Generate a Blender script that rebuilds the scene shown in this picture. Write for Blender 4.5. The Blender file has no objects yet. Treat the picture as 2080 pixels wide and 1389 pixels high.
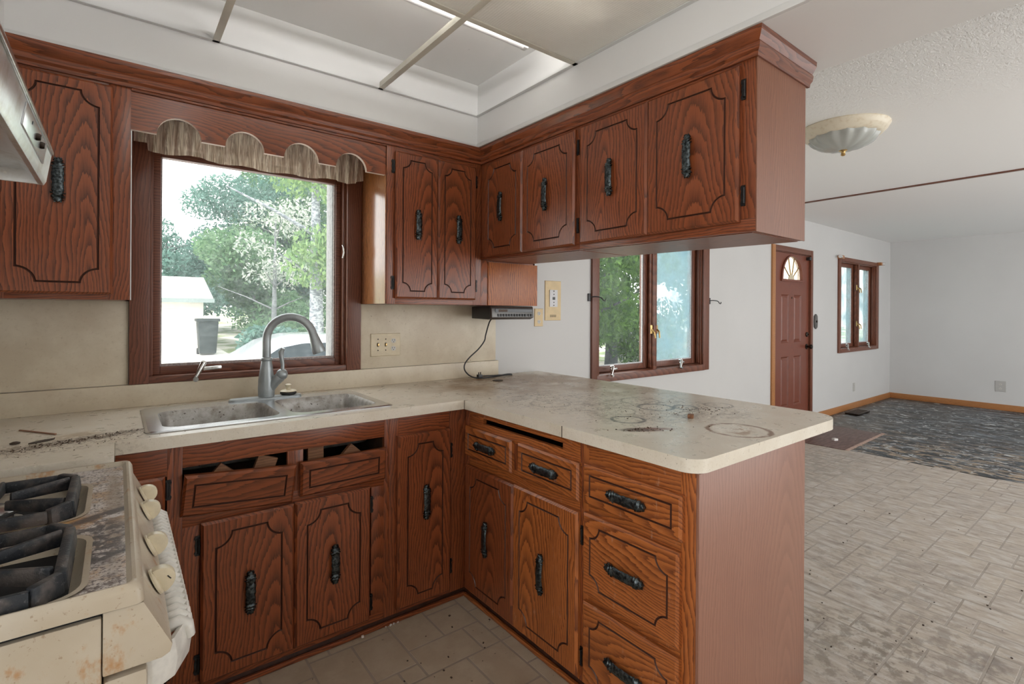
import bpy, bmesh, math, random
from mathutils import Vector, Matrix, noise as mnoise
random.seed(7)
C = bpy.context.scene.collection
scene = bpy.context.scene
PI = math.pi

# ------------------------------------------------------------------ camera
CAM_H, FPX, YAW, ROLL = 1.35, 1031.0, math.radians(37.84), math.radians(0.35)
PPX, PPY = 1040.0, 632.0
_F = Vector((math.sin(YAW), math.cos(YAW), 0)); _R = Vector((math.cos(YAW), -math.sin(YAW), 0)); _U = Vector((0, 0, 1))
_R2 = math.cos(ROLL)*_R + math.sin(ROLL)*_U
_U2 = -math.sin(ROLL)*_R + math.cos(ROLL)*_U
cam_d = bpy.data.cameras.new('camera')
cam_d.sensor_fit = 'HORIZONTAL'; cam_d.sensor_width = 36.0
cam_d.lens = FPX/2080.0*36.0
cam_d.shift_y = -(694.5-PPY)/2080.0
cam_d.clip_start = 0.02; cam_d.clip_end = 300
cam = bpy.data.objects.new('camera', cam_d); C.objects.link(cam)
m = Matrix((( _R2.x, _U2.x, -_F.x, 0), (_R2.y, _U2.y, -_F.y, 0), (_R2.z, _U2.z, -_F.z, CAM_H), (0, 0, 0, 1)))
cam.matrix_world = m
scene.camera = cam

# ------------------------------------------------------------------ sky, sun, exposure
SKY_STRENGTH = 2.3; ADDED_TUBE_LIGHT = 23.0      # glow of unseen tubes added behind the diffusers to brighten the kitchen
world = bpy.data.worlds.new('sky'); scene.world = world; world.use_nodes = True
wn = world.node_tree; wn.nodes.clear()
wo = wn.nodes.new('ShaderNodeOutputWorld'); wb = wn.nodes.new('ShaderNodeBackground')
wb.inputs['Color'].default_value = (1.0, 0.997, 0.99, 1); wb.inputs['Strength'].default_value = SKY_STRENGTH
wn.links.new(wb.outputs[0], wo.inputs[0])
sun_d = bpy.data.lights.new('sun', 'SUN'); sun_d.energy = 2.6; sun_d.angle = math.radians(1.5); sun_d.color = (1.0, 0.95, 0.87)
sun = bpy.data.objects.new('sun', sun_d); C.objects.link(sun)
sun.rotation_euler = Vector((0.50, 0.35, -0.80)).to_track_quat('-Z', 'Y').to_euler()
scene.view_settings.view_transform = 'Standard'; scene.view_settings.look = 'None'
scene.view_settings.exposure = 0.66; scene.view_settings.gamma = 1.0; scene.cycles.max_bounces = 6; scene.cycles.diffuse_bounces = 4; scene.cycles.glossy_bounces = 3; scene.cycles.adaptive_threshold = 0.03; scene.cycles.caustics_reflective = False; scene.cycles.caustics_refractive = False; scene.view_settings.use_curve_mapping = False

# ------------------------------------------------------------------ node helpers
class NT:
    def __init__(s, name):
        s.m = bpy.data.materials.new(name); s.m.use_nodes = True
        s.t = s.m.node_tree; s.t.nodes.clear()
        s.out = s.t.nodes.new('ShaderNodeOutputMaterial')
    def n(s, typ, props=None, **inp):
        nd = s.t.nodes.new(typ)
        for k, v in (props or {}).items(): setattr(nd, k, v)
        for k, v in inp.items():
            k = k.replace('_', ' ')
            sock = nd.inputs[k] if k in nd.inputs else nd.inputs[int(k[1:])]
            s.set(sock, v)
        return nd
    def set(s, sock, v):
        if isinstance(v, bpy.types.NodeSocket): s.t.links.new(v, sock)
        elif isinstance(v, bpy.types.Node): s.t.links.new(v.outputs[0], sock)
        elif isinstance(v, (tuple, list)):
            d = len(sock.default_value)
            v = tuple(v)+(1,) if d == 4 and len(v) == 3 else tuple(v)
            sock.default_value = v
        else: sock.default_value = v
    def math(s, op, a, b=0.0, c=0.0, clamp=False):
        nd = s.t.nodes.new('ShaderNodeMath'); nd.operation = op; nd.use_clamp = clamp
        s.set(nd.inputs[0], a); s.set(nd.inputs[1], b); s.set(nd.inputs[2], c)
        return nd.outputs[0]
    def vmath(s, op, a, b=(0, 0, 0)):
        nd = s.t.nodes.new('ShaderNodeVectorMath'); nd.operation = op
        s.set(nd.inputs[0], a)
        if op == 'SCALE': s.set(nd.inputs['Scale'], b)
        else: s.set(nd.inputs[1], b)
        return nd.outputs['Value'] if op in ('LENGTH', 'DISTANCE', 'DOT_PRODUCT') else nd.outputs[0]
    def mix(s, f, a, b, blend='MIX'):
        nd = s.t.nodes.new('ShaderNodeMix'); nd.data_type = 'RGBA'; nd.blend_type = blend
        s.set(nd.inputs[0], f); s.set(nd.inputs[6], a); s.set(nd.inputs[7], b)
        return nd.outputs[2]
    def smooth(s, v, lo, hi, a=0.0, b=1.0):
        nd = s.t.nodes.new('ShaderNodeMapRange'); nd.interpolation_type = 'SMOOTHSTEP'
        s.set(nd.inputs[0], v); s.set(nd.inputs[1], lo); s.set(nd.inputs[2], hi); s.set(nd.inputs[3], a); s.set(nd.inputs[4], b)
        return nd.outputs[0]
    def noise(s, vec, scale, detail=2.0, rough=0.5, dist=0.0):
        nd = s.n('ShaderNodeTexNoise', None, Vector=vec, Scale=scale, Detail=detail, Roughness=rough, Distortion=dist)
        return nd.outputs[0]
    def pos(s): return s.n('ShaderNodeNewGeometry').outputs['Position']
    def obj(s, rnd=True):
        o = s.n('ShaderNodeTexCoord').outputs['Object']
        if not rnd: return o
        r = s.n('ShaderNodeObjectInfo').outputs['Random']
        k = s.math('MULTIPLY', r, 37.0)
        cv = s.n('ShaderNodeCombineXYZ', None, X=k, Y=s.math('MULTIPLY', r, 91.0), Z=s.math('MULTIPLY', r, 53.0))
        return s.vmath('ADD', o, cv.outputs[0])
    def bump(s, h, strength=0.2, dist=0.01):
        return s.n('ShaderNodeBump', None, Height=h, Strength=strength, Distance=dist).outputs[0]
    def bsdf(s, col, rough=0.5, metal=0.0, normal=None, **kw):
        b = s.n('ShaderNodeBsdfPrincipled')
        s.set(b.inputs['Base Color'], col); s.set(b.inputs['Roughness'], rough); s.set(b.inputs['Metallic'], metal)
        if normal is not None: s.set(b.inputs['Normal'], normal)
        for k, v in kw.items(): s.set(b.inputs[k.replace('_', ' ')], v)
        s.t.links.new(b.outputs[0], s.out.inputs[0])
        return b

MATS = {}
def simple(name, col, rough=0.5, metal=0.0, var=0.0, scale=20, bump=0.0, **kw):
    t = NT(name)
    c = col
    nrm = None
    if var or bump:
        v = t.obj()
        nz = t.noise(v, scale, 4, 0.6)
        if var: c = t.mix(t.smooth(nz, 0.35, 0.68), tuple(x*(1-var) for x in col), tuple(min(1, x*(1+var*0.6)) for x in col))
        if bump: nrm = t.bump(nz, bump, 0.004)
    t.bsdf(c, rough, metal, nrm, **kw)
    MATS[name] = t.m
    return t.m

def wood(name, axis, light, dark, rough=0.32, ring=88.0, k=0.13, coat=0.25, wear=0.0, con=1.0, vary=0.25):
    """plain-sawn board: cone-shaped growth rings cut by the face give cathedral arches along the axis"""
    t = NT(name); o = t.obj(False); v = t.obj()
    rnd = t.n('ShaderNodeObjectInfo').outputs['Random']
    r2 = t.math('FRACT', t.math('MULTIPLY', rnd, 17.31)); r3 = t.math('FRACT', t.math('MULTIPLY', rnd, 91.7))
    s3 = t.n('ShaderNodeSeparateXYZ', None, Vector=o).outputs
    al = s3[axis]; ac = t.math('ADD', s3[(axis+1) % 3], s3[(axis+2) % 3])
    def sc(q): return tuple(q if i == axis else 1.0 for i in range(3))
    wob = t.noise(t.vmath('MULTIPLY', v, sc(0.35)), 7.0, 2.0, 0.5)
    jag = t.noise(t.vmath('MULTIPLY', v, sc(0.10)), 190, 2.0, 0.6)
    c = t.math('ADD', ac, t.math('MULTIPLY', t.math('SUBTRACT', r2, 0.5), 0.16))
    c = t.math('ADD', c, t.math('MULTIPLY', t.math('SUBTRACT', wob, 0.5), 0.10))
    d = t.math('ADD', t.math('MULTIPLY', al, k), t.math('ADD', t.math('MULTIPLY', r3, 0.09), 0.035))
    rad = t.math('SQRT', t.math('ADD', t.math('MULTIPLY', c, c), t.math('MULTIPLY', d, d)))
    ph = t.math('ADD', t.math('MULTIPLY', rad, ring), t.math('MULTIPLY', jag, 0.7))
    fr = t.math('FRACT', ph)
    line = t.math('MULTIPLY', t.math('POWER', t.math('SUBTRACT', 1.0, fr), 1.7), t.smooth(fr, 0.0, 0.07))
    n3 = t.noise(t.vmath('MULTIPLY', v, sc(0.045)), 420, 2.0, 0.6)
    pores = t.smooth(n3, 0.54, 0.70)
    f = t.math('ADD', t.math('MULTIPLY', line, con), t.math('MULTIPLY', pores, 0.28), clamp=True)
    col = t.mix(f, light, dark)
    col = t.mix(t.math('MULTIPLY', r3, vary), col, tuple(x*0.45 for x in light))
    col = t.mix(t.math('MULTIPLY', t.smooth(wob, 0.45, 0.75), 0.22), col, dark)
    rr = rough
    if wear > 0:
        w = t.smooth(t.noise(t.vmath('MULTIPLY', v, (1, 1, 0.35)), 38, 6, 0.72), 0.60, 0.75)
        w = t.math('MULTIPLY', w, wear)
        col = t.mix(w, col, (0.52, 0.36, 0.27)); rr = t.math('ADD', rough, t.math('MULTIPLY', w, 0.3))
    if coat > 0.4: t.bsdf(col, rr, 0.0, None, Coat_Weight=coat, Coat_Roughness=0.2)
    else: t.bsdf(col, rr-0.03 if wear == 0 else rr, 0.0)
    MATS[name] = t.m
    return t.m

OAK_L, OAK_D = (0.300, 0.082, 0.028), (0.074, 0.019, 0.009)
for ax, nm in ((2, 'oak_z'), (0, 'oak_x'), (1, 'oak_y')):
    wood(nm, ax, OAK_L, OAK_D)
WRN_L, WRN_D = (0.46, 0.142, 0.035), (0.120, 0.030, 0.010)
for ax, nm in ((2, 'worn_z'), (1, 'worn_y')):
    wood(nm, ax, WRN_L, WRN_D, rough=0.36, wear=0.45)
wood('glare_veneer_z', 2, (0.315, 0.150, 0.100), (0.19, 0.083, 0.055), rough=0.38, ring=70, coat=0.1, con=0.6)  # end panel wood paled, with glare put into its base colour
wood('upper_end', 2, (0.270, 0.112, 0.062), (0.15, 0.056, 0.030), rough=0.55, ring=80, coat=0.0, con=0.7)
wood('underside', 1, (0.25, 0.08, 0.032), (0.10, 0.03, 0.014), rough=0.42, coat=0.0)
wood('red_door', 2, (0.205, 0.058, 0.032), (0.125, 0.034, 0.019), rough=0.38, ring=60, coat=0.15, con=0.4)
wood('casing_z', 2, (0.215, 0.075, 0.040), (0.085, 0.027, 0.016), rough=0.42, coat=0.1)
wood('casing_x', 0, (0.215, 0.075, 0.040), (0.085, 0.027, 0.016), rough=0.42, coat=0.1)
wood('pine_x', 0, (0.52, 0.235, 0.085), (0.28, 0.105, 0.035), rough=0.4)
wood('pine_y', 1, (0.52, 0.235, 0.085), (0.28, 0.105, 0.035), rough=0.4)
wood('raw_wood', 0, (0.30, 0.14, 0.065), (0.16, 0.065, 0.03), rough=0.7, coat=0.0)
wood('glare_oak', 2, (0.46, 0.185, 0.065), (0.22, 0.075, 0.026), rough=0.16, coat=1.0)  # lighter copy of the oak, window glare put into its colour
simple('raw_edge', (0.72, 0.58, 0.50), 0.6, var=0.1)
simple('groove', (0.062, 0.021, 0.012), 0.38)
simple('oak_dark', (0.045, 0.016, 0.009), 0.5, var=0.4, scale=30)
simple('iron', (0.075, 0.090, 0.095), 0.27, 0.8, var=0.75, scale=110, bump=0.5)
simple('iron_flat', (0.016, 0.015, 0.015), 0.42, 0.4, bump=0.3, scale=150)
simple('black_void', (0.006, 0.006, 0.007), 0.8)
simple('carcass', (0.10, 0.055, 0.032), 0.7, var=0.3)
simple('steel', (0.64, 0.65, 0.66), 0.24, 0.85, var=0.12, scale=6)
simple('chrome', (0.62, 0.62, 0.60), 0.22, 1.0, var=0.2, scale=60)
simple('faucet_metal', (0.42, 0.46, 0.475), 0.38, 0.5, var=0.12, scale=14)
simple('almond', (0.66, 0.50, 0.27), 0.4, var=0.06)
simple('almond_light', (0.70, 0.60, 0.42), 0.4, var=0.08)
simple('ivory_grey', (0.62, 0.60, 0.55), 0.45, var=0.08)
simple('phone_insert', (0.66, 0.66, 0.68), 0.4)
simple('black_plastic', (0.018, 0.018, 0.020), 0.38)
simple('outlet_grey', (0.46, 0.45, 0.43), 0.45)
simple('radio_face', (0.13, 0.127, 0.12), 0.35, 0.5)
simple('radio_glass', (0.012, 0.014, 0.018), 0.12)
simple('radio_brown', (0.055, 0.036, 0.026), 0.5, var=0.3, scale=60)
simple('brass', (0.62, 0.42, 0.18), 0.3, 0.9, var=0.2)
simple('dark_bronze', (0.035, 0.024, 0.018), 0.35, 0.8)
simple('clear_plastic', (0.72, 0.72, 0.72), 0.25)
simple('white_vinyl', (0.62, 0.63, 0.65), 0.45, var=0.15, scale=80)
simple('dusty_stop', (0.44, 0.38, 0.37), 0.7, var=0.3, scale=120)
simple('rubber', (0.02, 0.019, 0.018), 0.6)
simple('cream_knob', (0.66, 0.58, 0.42), 0.35, var=0.1)
simple('tube_white', (0.86, 0.86, 0.88), 0.35)
simple('grid_metal', (0.68, 0.65, 0.56), 0.45, var=0.06, scale=8)
simple('white_trim', (0.72, 0.72, 0.71), 0.4, var=0.03, scale=6)
simple('crumb', (0.10, 0.062, 0.040), 0.9, var=0.5, scale=200)
simple('lid_dark', (0.05, 0.032, 0.022), 0.6)
simple('white_bit', (0.75, 0.73, 0.70), 0.6)

# ------------------------------------------------------------------ larger materials
def m_paint(name, col, rough=0.55, spots=0.25, rbump=0.05):
    t = NT(name); p = t.pos()
    n = t.noise(p, 1.3, 3); sp = t.smooth(t.noise(p, 42, 2, 0.5), 0.77, 0.80)
    c = t.mix(t.smooth(n, 0.3, 0.7), tuple(x*0.955 for x in col), col)
    c = t.mix(t.math('MULTIPLY', sp, spots), c, (0.25, 0.22, 0.2))
    t.bsdf(c, rough, 0, t.bump(t.noise(p, 90, 3), rbump, 0.003)); MATS[name] = t.m
m_paint('wall_paint', (0.60, 0.595, 0.585)); m_paint('soffit_paint', (0.80, 0.795, 0.785), 0.45)
m_paint('far_wall_paint', (0.64, 0.635, 0.625)); m_paint('tray_paint', (0.90, 0.90, 0.89), 0.5)
def m_popcorn():
    t = NT('popcorn_ceiling'); p = t.pos()
    n = t.noise(t.vmath('MULTIPLY', p, (1, 1.6, 1)), 42, 5, 0.65, 0.6)
    flake = t.smooth(t.noise(p, 1.6, 2), 0.42, 0.62)
    near = t.smooth(t.n('ShaderNodeSeparateXYZ', None, Vector=p).outputs[0], 2.2, 4.2, 1.0, 0.0)
    crack = t.math('MULTIPLY', t.math('MULTIPLY', t.smooth(n, 0.60, 0.70), near), t.math('ADD', t.math('MULTIPLY', flake, 0.5), 0.2))
    c = t.mix(crack, (0.87, 0.865, 0.85), (0.45, 0.41, 0.36))
    b = t.bump(n, t.math('ADD', t.math('MULTIPLY', near, 0.75), 0.05), 0.02)
    t.bsdf(c, 0.8, 0, b); MATS['popcorn_ceiling'] = t.m
m_popcorn()

def ring_mask(t, p2, cx, cy, r, w, nz, thr=0.45, ex=1.0):
    d = t.vmath('SUBTRACT', p2, (cx, cy, 0))
    if ex != 1.0: d = t.vmath('MULTIPLY', d, (1, ex, 1))
    d = t.vmath('LENGTH', d)
    d = t.math('ADD', d, t.math('MULTIPLY', t.math('SUBTRACT', nz, 0.5), r*0.35))
    a = t.math('ABSOLUTE', t.math('SUBTRACT', d, r))
    k = t.smooth(a, w*0.3, w*1.3, 1.0, 0.0)
    return t.math('MULTIPLY', k, t.smooth(nz, thr-0.10, thr+0.06))
def blot(t, p2, cx, cy, rx, ry, nz, thr, ang=0.0, sw=0.06):
    d = t.vmath('SUBTRACT', p2, (cx, cy, 0))
    ca, sa = math.cos(ang), math.sin(ang)
    s = t.n('ShaderNodeSeparateXYZ', None, Vector=d)
    u = t.math('ADD', t.math('MULTIPLY', s.outputs[0], ca/rx), t.math('MULTIPLY', s.outputs[1], sa/rx))
    w = t.math('ADD', t.math('MULTIPLY', s.outputs[0], -sa/ry), t.math('MULTIPLY', s.outputs[1], ca/ry))
    q = t.math('SQRT', t.math('ADD', t.math('MULTIPLY', u, u), t.math('MULTIPLY', w, w)))
    e = t.smooth(q, 0.45, 1.0, 1.0, 0.0)
    return t.math('MULTIPLY', e, t.smooth(nz, thr-sw, thr+sw))
def m_counter():
    t = NT('counter_laminate'); p = t.pos()
    p2 = t.vmath('MULTIPLY', p, (1, 1, 0))
    mott = t.noise(p, 7, 5, 0.62); fine = t.noise(p, 150, 3, 0.6); nz = t.noise(p, 21, 4, 0.65)
    nf = t.noise(p, 60, 4, 0.7); ns = t.noise(t.vmath('MULTIPLY', p, (1.0, 1.7, 1)), 9, 4, 0.65, 1.5)
    c = t.mix(t.smooth(mott, 0.2, 0.8), (0.77, 0.72, 0.625), (0.66, 0.59, 0.48))
    c = t.mix(t.math('MULTIPLY', t.smooth(fine, 0.50, 0.75), 0.28), c, (0.45, 0.36, 0.25))
    def over(c, mask, k, col): return t.mix(t.math('MULTIPLY', mask, k, clamp=True), c, col)
    # yellow-brown grime in the corner by the wall
    c = over(c, blot(t, p2, 1.82, 2.36, 0.66, 0.52, mott, 0.42, 0, 0.2), 0.97, (0.28, 0.16, 0.065))
    c = over(c, blot(t, p2, 2.15, 2.1, 0.30, 0.75, mott, 0.46, 0, 0.2), 0.85, (0.36, 0.25, 0.14))
    # grey scum marks in the middle of the peninsula
    for (x, y, rx, ry, th, k) in ((1.78, 1.38, 0.46, 0.36, 0.515, 0.8), (1.64, 1.75, 0.36, 0.32, 0.505, 0.7), (1.98, 1.22, 0.26, 0.26, 0.51, 0.8), (1.58, 2.05, 0.36, 0.22, 0.52, 0.6), (2.05, 1.6, 0.3, 0.3, 0.54, 0.6)):
        c = over(c, blot(t, p2, x, y, rx, ry, ns, th+0.02), k*0.6, (0.30, 0.235, 0.17))
        c = over(c, blot(t, p2, x, y, rx, ry, nf, th+0.085), k, (0.07, 0.05, 0.04))
    for (x, y, r, w, k, ex, col) in ((1.575, 1.285, 0.062, 0.009, 0.9, 1.0, (0.05, 0.038, 0.03)), (1.755, 0.935, 0.105, 0.011, 0.95, 1.0, (0.20, 0.095, 0.035)),
                                (2.15, 1.24, 0.06, 0.007, 0.7, 1.0, (0.12, 0.085, 0.06)), (1.72, 1.22, 0.085, 0.006, 0.4, 1.0, (0.25, 0.2, 0.15)),
                                (1.88, 1.38, 0.075, 0.010, 0.85, 1.0, (0.06, 0.045, 0.035)), (1.56, 1.72, 0.09, 0.007, 0.55, 1.0, (0.16, 0.12, 0.085)), (1.98, 1.30, 0.05, 0.008, 0.8, 1.0, (0.06, 0.045, 0.035)),
                                (1.68, 1.42, 0.07, 0.006, 0.5, 1.0, (0.16, 0.12, 0.09)), (1.95, 1.52, 0.09, 0.008, 0.55, 1.0, (0.14, 0.11, 0.08))):
        c = over(c, ring_mask(t, p2, x, y, r, w, nz, 0.42, ex), k, col)
    # rust coloured smear
    c = over(c, blot(t, p2, 1.50, 1.135, 0.125, 0.04, nz, 0.40, -0.55), 0.95, (0.22, 0.075, 0.035))
    c = over(c, blot(t, p2, 1.46, 1.155, 0.08, 0.035, nf, 0.46, -0.55), 0.9, (0.045, 0.022, 0.018))
    c = over(c, blot(t, p2, 1.76, 0.93, 0.11, 0.06, nz, 0.50, 0.4), 0.8, (0.32, 0.18, 0.08))
    # dirt drifts on the left by the stove
    c = over(c, blot(t, p2, -0.12, 2.12, 0.30, 0.055, nf, 0.46, 0.32), 0.85, (0.075, 0.045, 0.032))
    c = over(c, blot(t, p2, -0.10, 2.10, 0.42, 0.15, nf, 0.56, 0.25), 0.7, (0.16, 0.10, 0.06))
    c = over(c, blot(t, p2, -0.10, 2.22, 0.12, 0.05, nz, 0.48, 0.5), 0.5, (0.35, 0.22, 0.10))
    specks = t.smooth(t.noise(p, 130, 2, 0.5), 0.735, 0.77)
    c = over(c, specks, 0.75, (0.10, 0.065, 0.04))
    rg = t.math('ADD', 0.16, t.math('MULTIPLY', nz, 0.30))
    t.bsdf(c, rg, 0); MATS['counter_laminate'] = t.m
    # the same laminate on edges, upstand and splash panels
    t = NT('splash_laminate'); p = t.pos()
    mott = t.noise(p, 4.5, 5, 0.6); fine = t.noise(p, 70, 4, 0.7)
    c = t.mix(t.smooth(mott, 0.33, 0.67), (0.70, 0.62, 0.48), (0.59, 0.50, 0.37))
    c = t.mix(t.math('MULTIPLY', t.smooth(fine, 0.52, 0.75), 0.30), c, (0.42, 0.31, 0.19))
    sp = t.smooth(t.noise(t.vmath('MULTIPLY', p, (1, 1, 0.6)), 60, 3, 0.6), 0.70, 0.76)
    dirty = t.smooth(t.n('ShaderNodeSeparateXYZ', None, Vector=p).outputs[0], 0.8, 1.2, 0.35, 1.0)
    c = t.mix(t.math('MULTIPLY', sp, t.math('MULTIPLY', dirty, 0.7)), c, (0.20, 0.11, 0.05))
    t.bsdf(c, 0.38, 0); MATS['splash_laminate'] = t.m
m_counter()

def m_vinyl():
    t = NT('vinyl_tile'); p = t.pos()
    rnd = t.n('ShaderNodeObjectInfo').outputs['Random']
    n = t.noise(p, 9, 5, 0.65); f = t.noise(p, 90, 4, 0.7)
    streak = t.noise(t.vmath('MULTIPLY', p, (3.2, 1.0, 1)), 8, 5, 0.68)
    c = t.mix(rnd, (0.435, 0.375, 0.315), (0.385, 0.335, 0.29))
    kit = t.smooth(t.n('ShaderNodeSeparateXYZ', None, Vector=p).outputs[0], 1.4, 2.0, 1.0, 0.0)
    c = t.mix(t.math('MULTIPLY', kit, 0.8), c, (0.37, 0.295, 0.21))
    c = t.mix(t.math('MULTIPLY', t.smooth(n, 0.38, 0.66), 0.35), c, (0.52, 0.45, 0.36))
    c = t.mix(t.math('MULTIPLY', t.smooth(f, 0.55, 0.78), 0.38), c, (0.24, 0.18, 0.13))
    worn = t.smooth(t.n('ShaderNodeSeparateXYZ', None, Vector=p).outputs[0], 1.6, 2.4)
    c = t.mix(t.math('MULTIPLY', t.math('MULTIPLY', t.smooth(streak, 0.47, 0.62), worn), 0.65), c, (0.56, 0.535, 0.50))
    c = t.mix(t.math('MULTIPLY', t.math('MULTIPLY', t.smooth(streak, 0.47, 0.34), worn), 0.65), c, (0.25, 0.205, 0.175))
    p2 = t.vmath('MULTIPLY', p, (1, 1, 0)); nz = t.noise(p, 15, 5, 0.7)
    for (x, y, rx, ry, th, k, col) in ((2.52, 0.55, 0.5, 0.34, 0.52, 0.5, (0.19, 0.155, 0.13)), (2.35, 0.80, 0.45, 0.3, 0.53, 0.6, (0.19, 0.16, 0.125)),
                                      (2.65, 0.42, 0.12, 0.08, 0.42, 0.55, (0.16, 0.13, 0.115)), (3.2, 0.9, 0.6, 0.5, 0.56, 0.45, (0.22, 0.19, 0.16)), (4.9, 1.9, 0.9, 0.4, 0.5, 0.5, (0.26, 0.24, 0.2))):
        c = t.mix(t.math('MULTIPLY', blot(t, p2, x, y, rx, ry, nz, th), k), c, col)
    sp = t.smooth(t.noise(p, 48, 2, 0.5), 0.735, 0.76)
    c = t.mix(t.math('MULTIPLY', sp, 0.8), c, (0.05, 0.04, 0.035))
    t.bsdf(c, t.math('ADD', 0.42, t.math('MULTIPLY', n, 0.25)), 0); MATS['vinyl_tile'] = t.m
    t = NT('vinyl_joint'); p = t.pos()
    c = t.mix(t.noise(p, 14, 4), (0.25, 0.21, 0.17), (0.35, 0.305, 0.26))
    xx = t.n('ShaderNodeSeparateXYZ', None, Vector=p).outputs[0]
    c = t.mix(t.math('MULTIPLY', t.smooth(xx, 1.5, 2.2), t.smooth(t.noise(p, 5, 4, 0.7), 0.38, 0.56)), c, (0.365, 0.325, 0.285))
    t.bsdf(c, 0.6); MATS['vinyl_joint'] = t.m
    t = NT('bare_floor'); p = t.pos()
    big = t.noise(p, 1.6, 3, 0.6); st = t.noise(t.vmath('MULTIPLY', p, (2.4, 0.8, 1)), 3.2, 6, 0.75, 1.2)
    mk = t.noise(t.vmath('MULTIPLY', p, (1.7, 1.0, 1)), 5.5, 4, 0.65, 2.2)
    c = t.mix(t.smooth(st, 0.45, 0.66), (0.014, 0.018, 0.023), (0.15, 0.18, 0.205))
    xs = t.n('ShaderNodeSeparateXYZ', None, Vector=p)
    tan = t.math('MULTIPLY', t.smooth(xs.outputs[0], 5.7, 7.6, 1.0, 0.15), t.smooth(t.noise(t.vmath('MULTIPLY', p, (2.2, 1, 1)), 4.5, 5, 0.68, 1.4), 0.47, 0.60))
    c = t.mix(t.math('MULTIPLY', tan, 0.85), c, (0.40, 0.30, 0.20))
    brn = t.math('MULTIPLY', t.smooth(xs.outputs[1], 1.5, 2.6), t.smooth(big, 0.35, 0.6))
    c = t.mix(t.math('MULTIPLY', brn, 0.5), c, (0.13, 0.105, 0.075))
    c = t.mix(t.math('MULTIPLY', t.smooth(mk, 0.57, 0.62), 0.85), c, (0.46, 0.49, 0.50))
    t.bsdf(c, 0.45, 0, t.bump(mk, 0.3, 0.006)); MATS['bare_floor'] = t.m
m_vinyl()

def m_enamel():
    t = NT('stove_top_enamel'); p = t.pos(); p2 = t.vmath('MULTIPLY', p, (1, 1, 0))
    f = t.noise(p, 150, 3, 0.65); n = t.noise(p, 16, 5, 0.65); g = t.noise(p, 46, 4, 0.7)
    c = t.mix(t.smooth(n, 0.35, 0.65), (0.64, 0.60, 0.58), (0.46, 0.39, 0.33))
    c = t.mix(t.math('MULTIPLY', t.smooth(n, 0.52, 0.64), 0.55), c, (0.48, 0.28, 0.12))
    c = t.mix(t.math('MULTIPLY', t.smooth(f, 0.52, 0.60), 0.9), c, (0.085, 0.06, 0.06))
    c = t.mix(t.math('MULTIPLY', t.smooth(g, 0.56, 0.66), 0.9), c, (0.045, 0.035, 0.035))
    c = t.mix(t.math('MULTIPLY', blot(t, p2, -0.15, 1.33, 0.30, 0.06, n, 0.42), 0.8), c, (0.50, 0.27, 0.10))
    c = t.mix(t.math('MULTIPLY', blot(t, p2, -0.004, 1.366, 0.022, 0.42, n, 0.40), 0.65), c, (0.26, 0.19, 0.125))
    c = t.mix(t.math('MULTIPLY', blot(t, p2, -0.03, 1.22, 0.06, 0.16, g, 0.47), 0.9), c, (0.05, 0.042, 0.045))
    c = t.mix(t.math('MULTIPLY', blot(t, p2, -0.05, 1.02, 0.10, 0.05, g, 0.50), 0.8), c, (0.08, 0.05, 0.04))
    for (x, y) in ((-0.02, 1.36), (-0.02, 1.13)):
        c = t.mix(t.math('MULTIPLY', blot(t, p2, x, y, 0.12, 0.022, g, 0.38, 0.5), 0.9), c, (0.06, 0.05, 0.05))
    t.bsdf(c, 0.4, 0, t.bump(f, 0.25, 0.003)); MATS['stove_top_enamel'] = t.m
    t = NT('stove_enamel'); p = t.pos()
    n = t.noise(p, 5, 4, 0.6); f = t.noise(p, 120, 3, 0.6); r = t.noise(t.vmath('MULTIPLY', p, (1, 1, 0.6)), 17, 5, 0.7)
    c = t.mix(t.smooth(n, 0.3, 0.7), (0.53, 0.475, 0.39), (0.44, 0.37, 0.275))
    c = t.mix(t.math('MULTIPLY', t.smooth(f, 0.62, 0.70), 0.55), c, (0.25, 0.16, 0.09))
    c = t.mix(t.math('MULTIPLY', t.smooth(r, 0.56, 0.70), 0.8), c, (0.40, 0.20, 0.07))
    t.bsdf(c, 0.35, 0); MATS['stove_enamel'] = t.m
    t = NT('cast_iron'); p = t.pos()
    f = t.noise(p, 130, 4, 0.7); n = t.noise(p, 22, 4, 0.6)
    c = t.mix(t.smooth(n, 0.42, 0.66), (0.020, 0.024, 0.030), (0.10, 0.085, 0.078))
    c = t.mix(t.math('MULTIPLY', t.smooth(f, 0.58, 0.7), 0.4), c, (0.20, 0.19, 0.19))
    t.bsdf(c, 0.5, 0.25, t.bump(f, 0.4, 0.003)); MATS['cast_iron'] = t.m
    t = NT('greasy_steel'); v = t.pos()
    b = t.noise(t.vmath('MULTIPLY', v, (1, 0.12, 1)), 90, 3, 0.6); n = t.noise(v, 14, 4, 0.7)
    c = t.mix(t.smooth(n, 0.42, 0.7), (0.76, 0.77, 0.78), (0.60, 0.58, 0.54))
    c = t.mix(t.math('MULTIPLY', t.smooth(t.noise(v, 70, 3), 0.66, 0.72), 0.6), c, (0.85, 0.83, 0.78))
    t.bsdf(c, t.math('ADD', 0.22, t.math('MULTIPLY', b, 0.22)), 0.9); MATS['greasy_steel'] = t.m
    t = NT('sink_bowl_steel'); p = t.pos()
    n = t.noise(p, 24, 5, 0.7); z = t.n('ShaderNodeSeparateXYZ', None, Vector=p).outputs[2]
    c = t.mix(t.smooth(n, 0.35, 0.7), (0.50, 0.49, 0.47), (0.30, 0.275, 0.235))
    g = t.noise(p, 62, 3, 0.6)
    c = t.mix(t.math('MULTIPLY', t.smooth(g, 0.63, 0.68), 0.85), c, (0.05, 0.035, 0.025))
    t.bsdf(c, t.math('ADD', 0.3, t.math('MULTIPLY', n, 0.3)), 0.55); MATS['sink_bowl_steel'] = t.m
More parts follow.
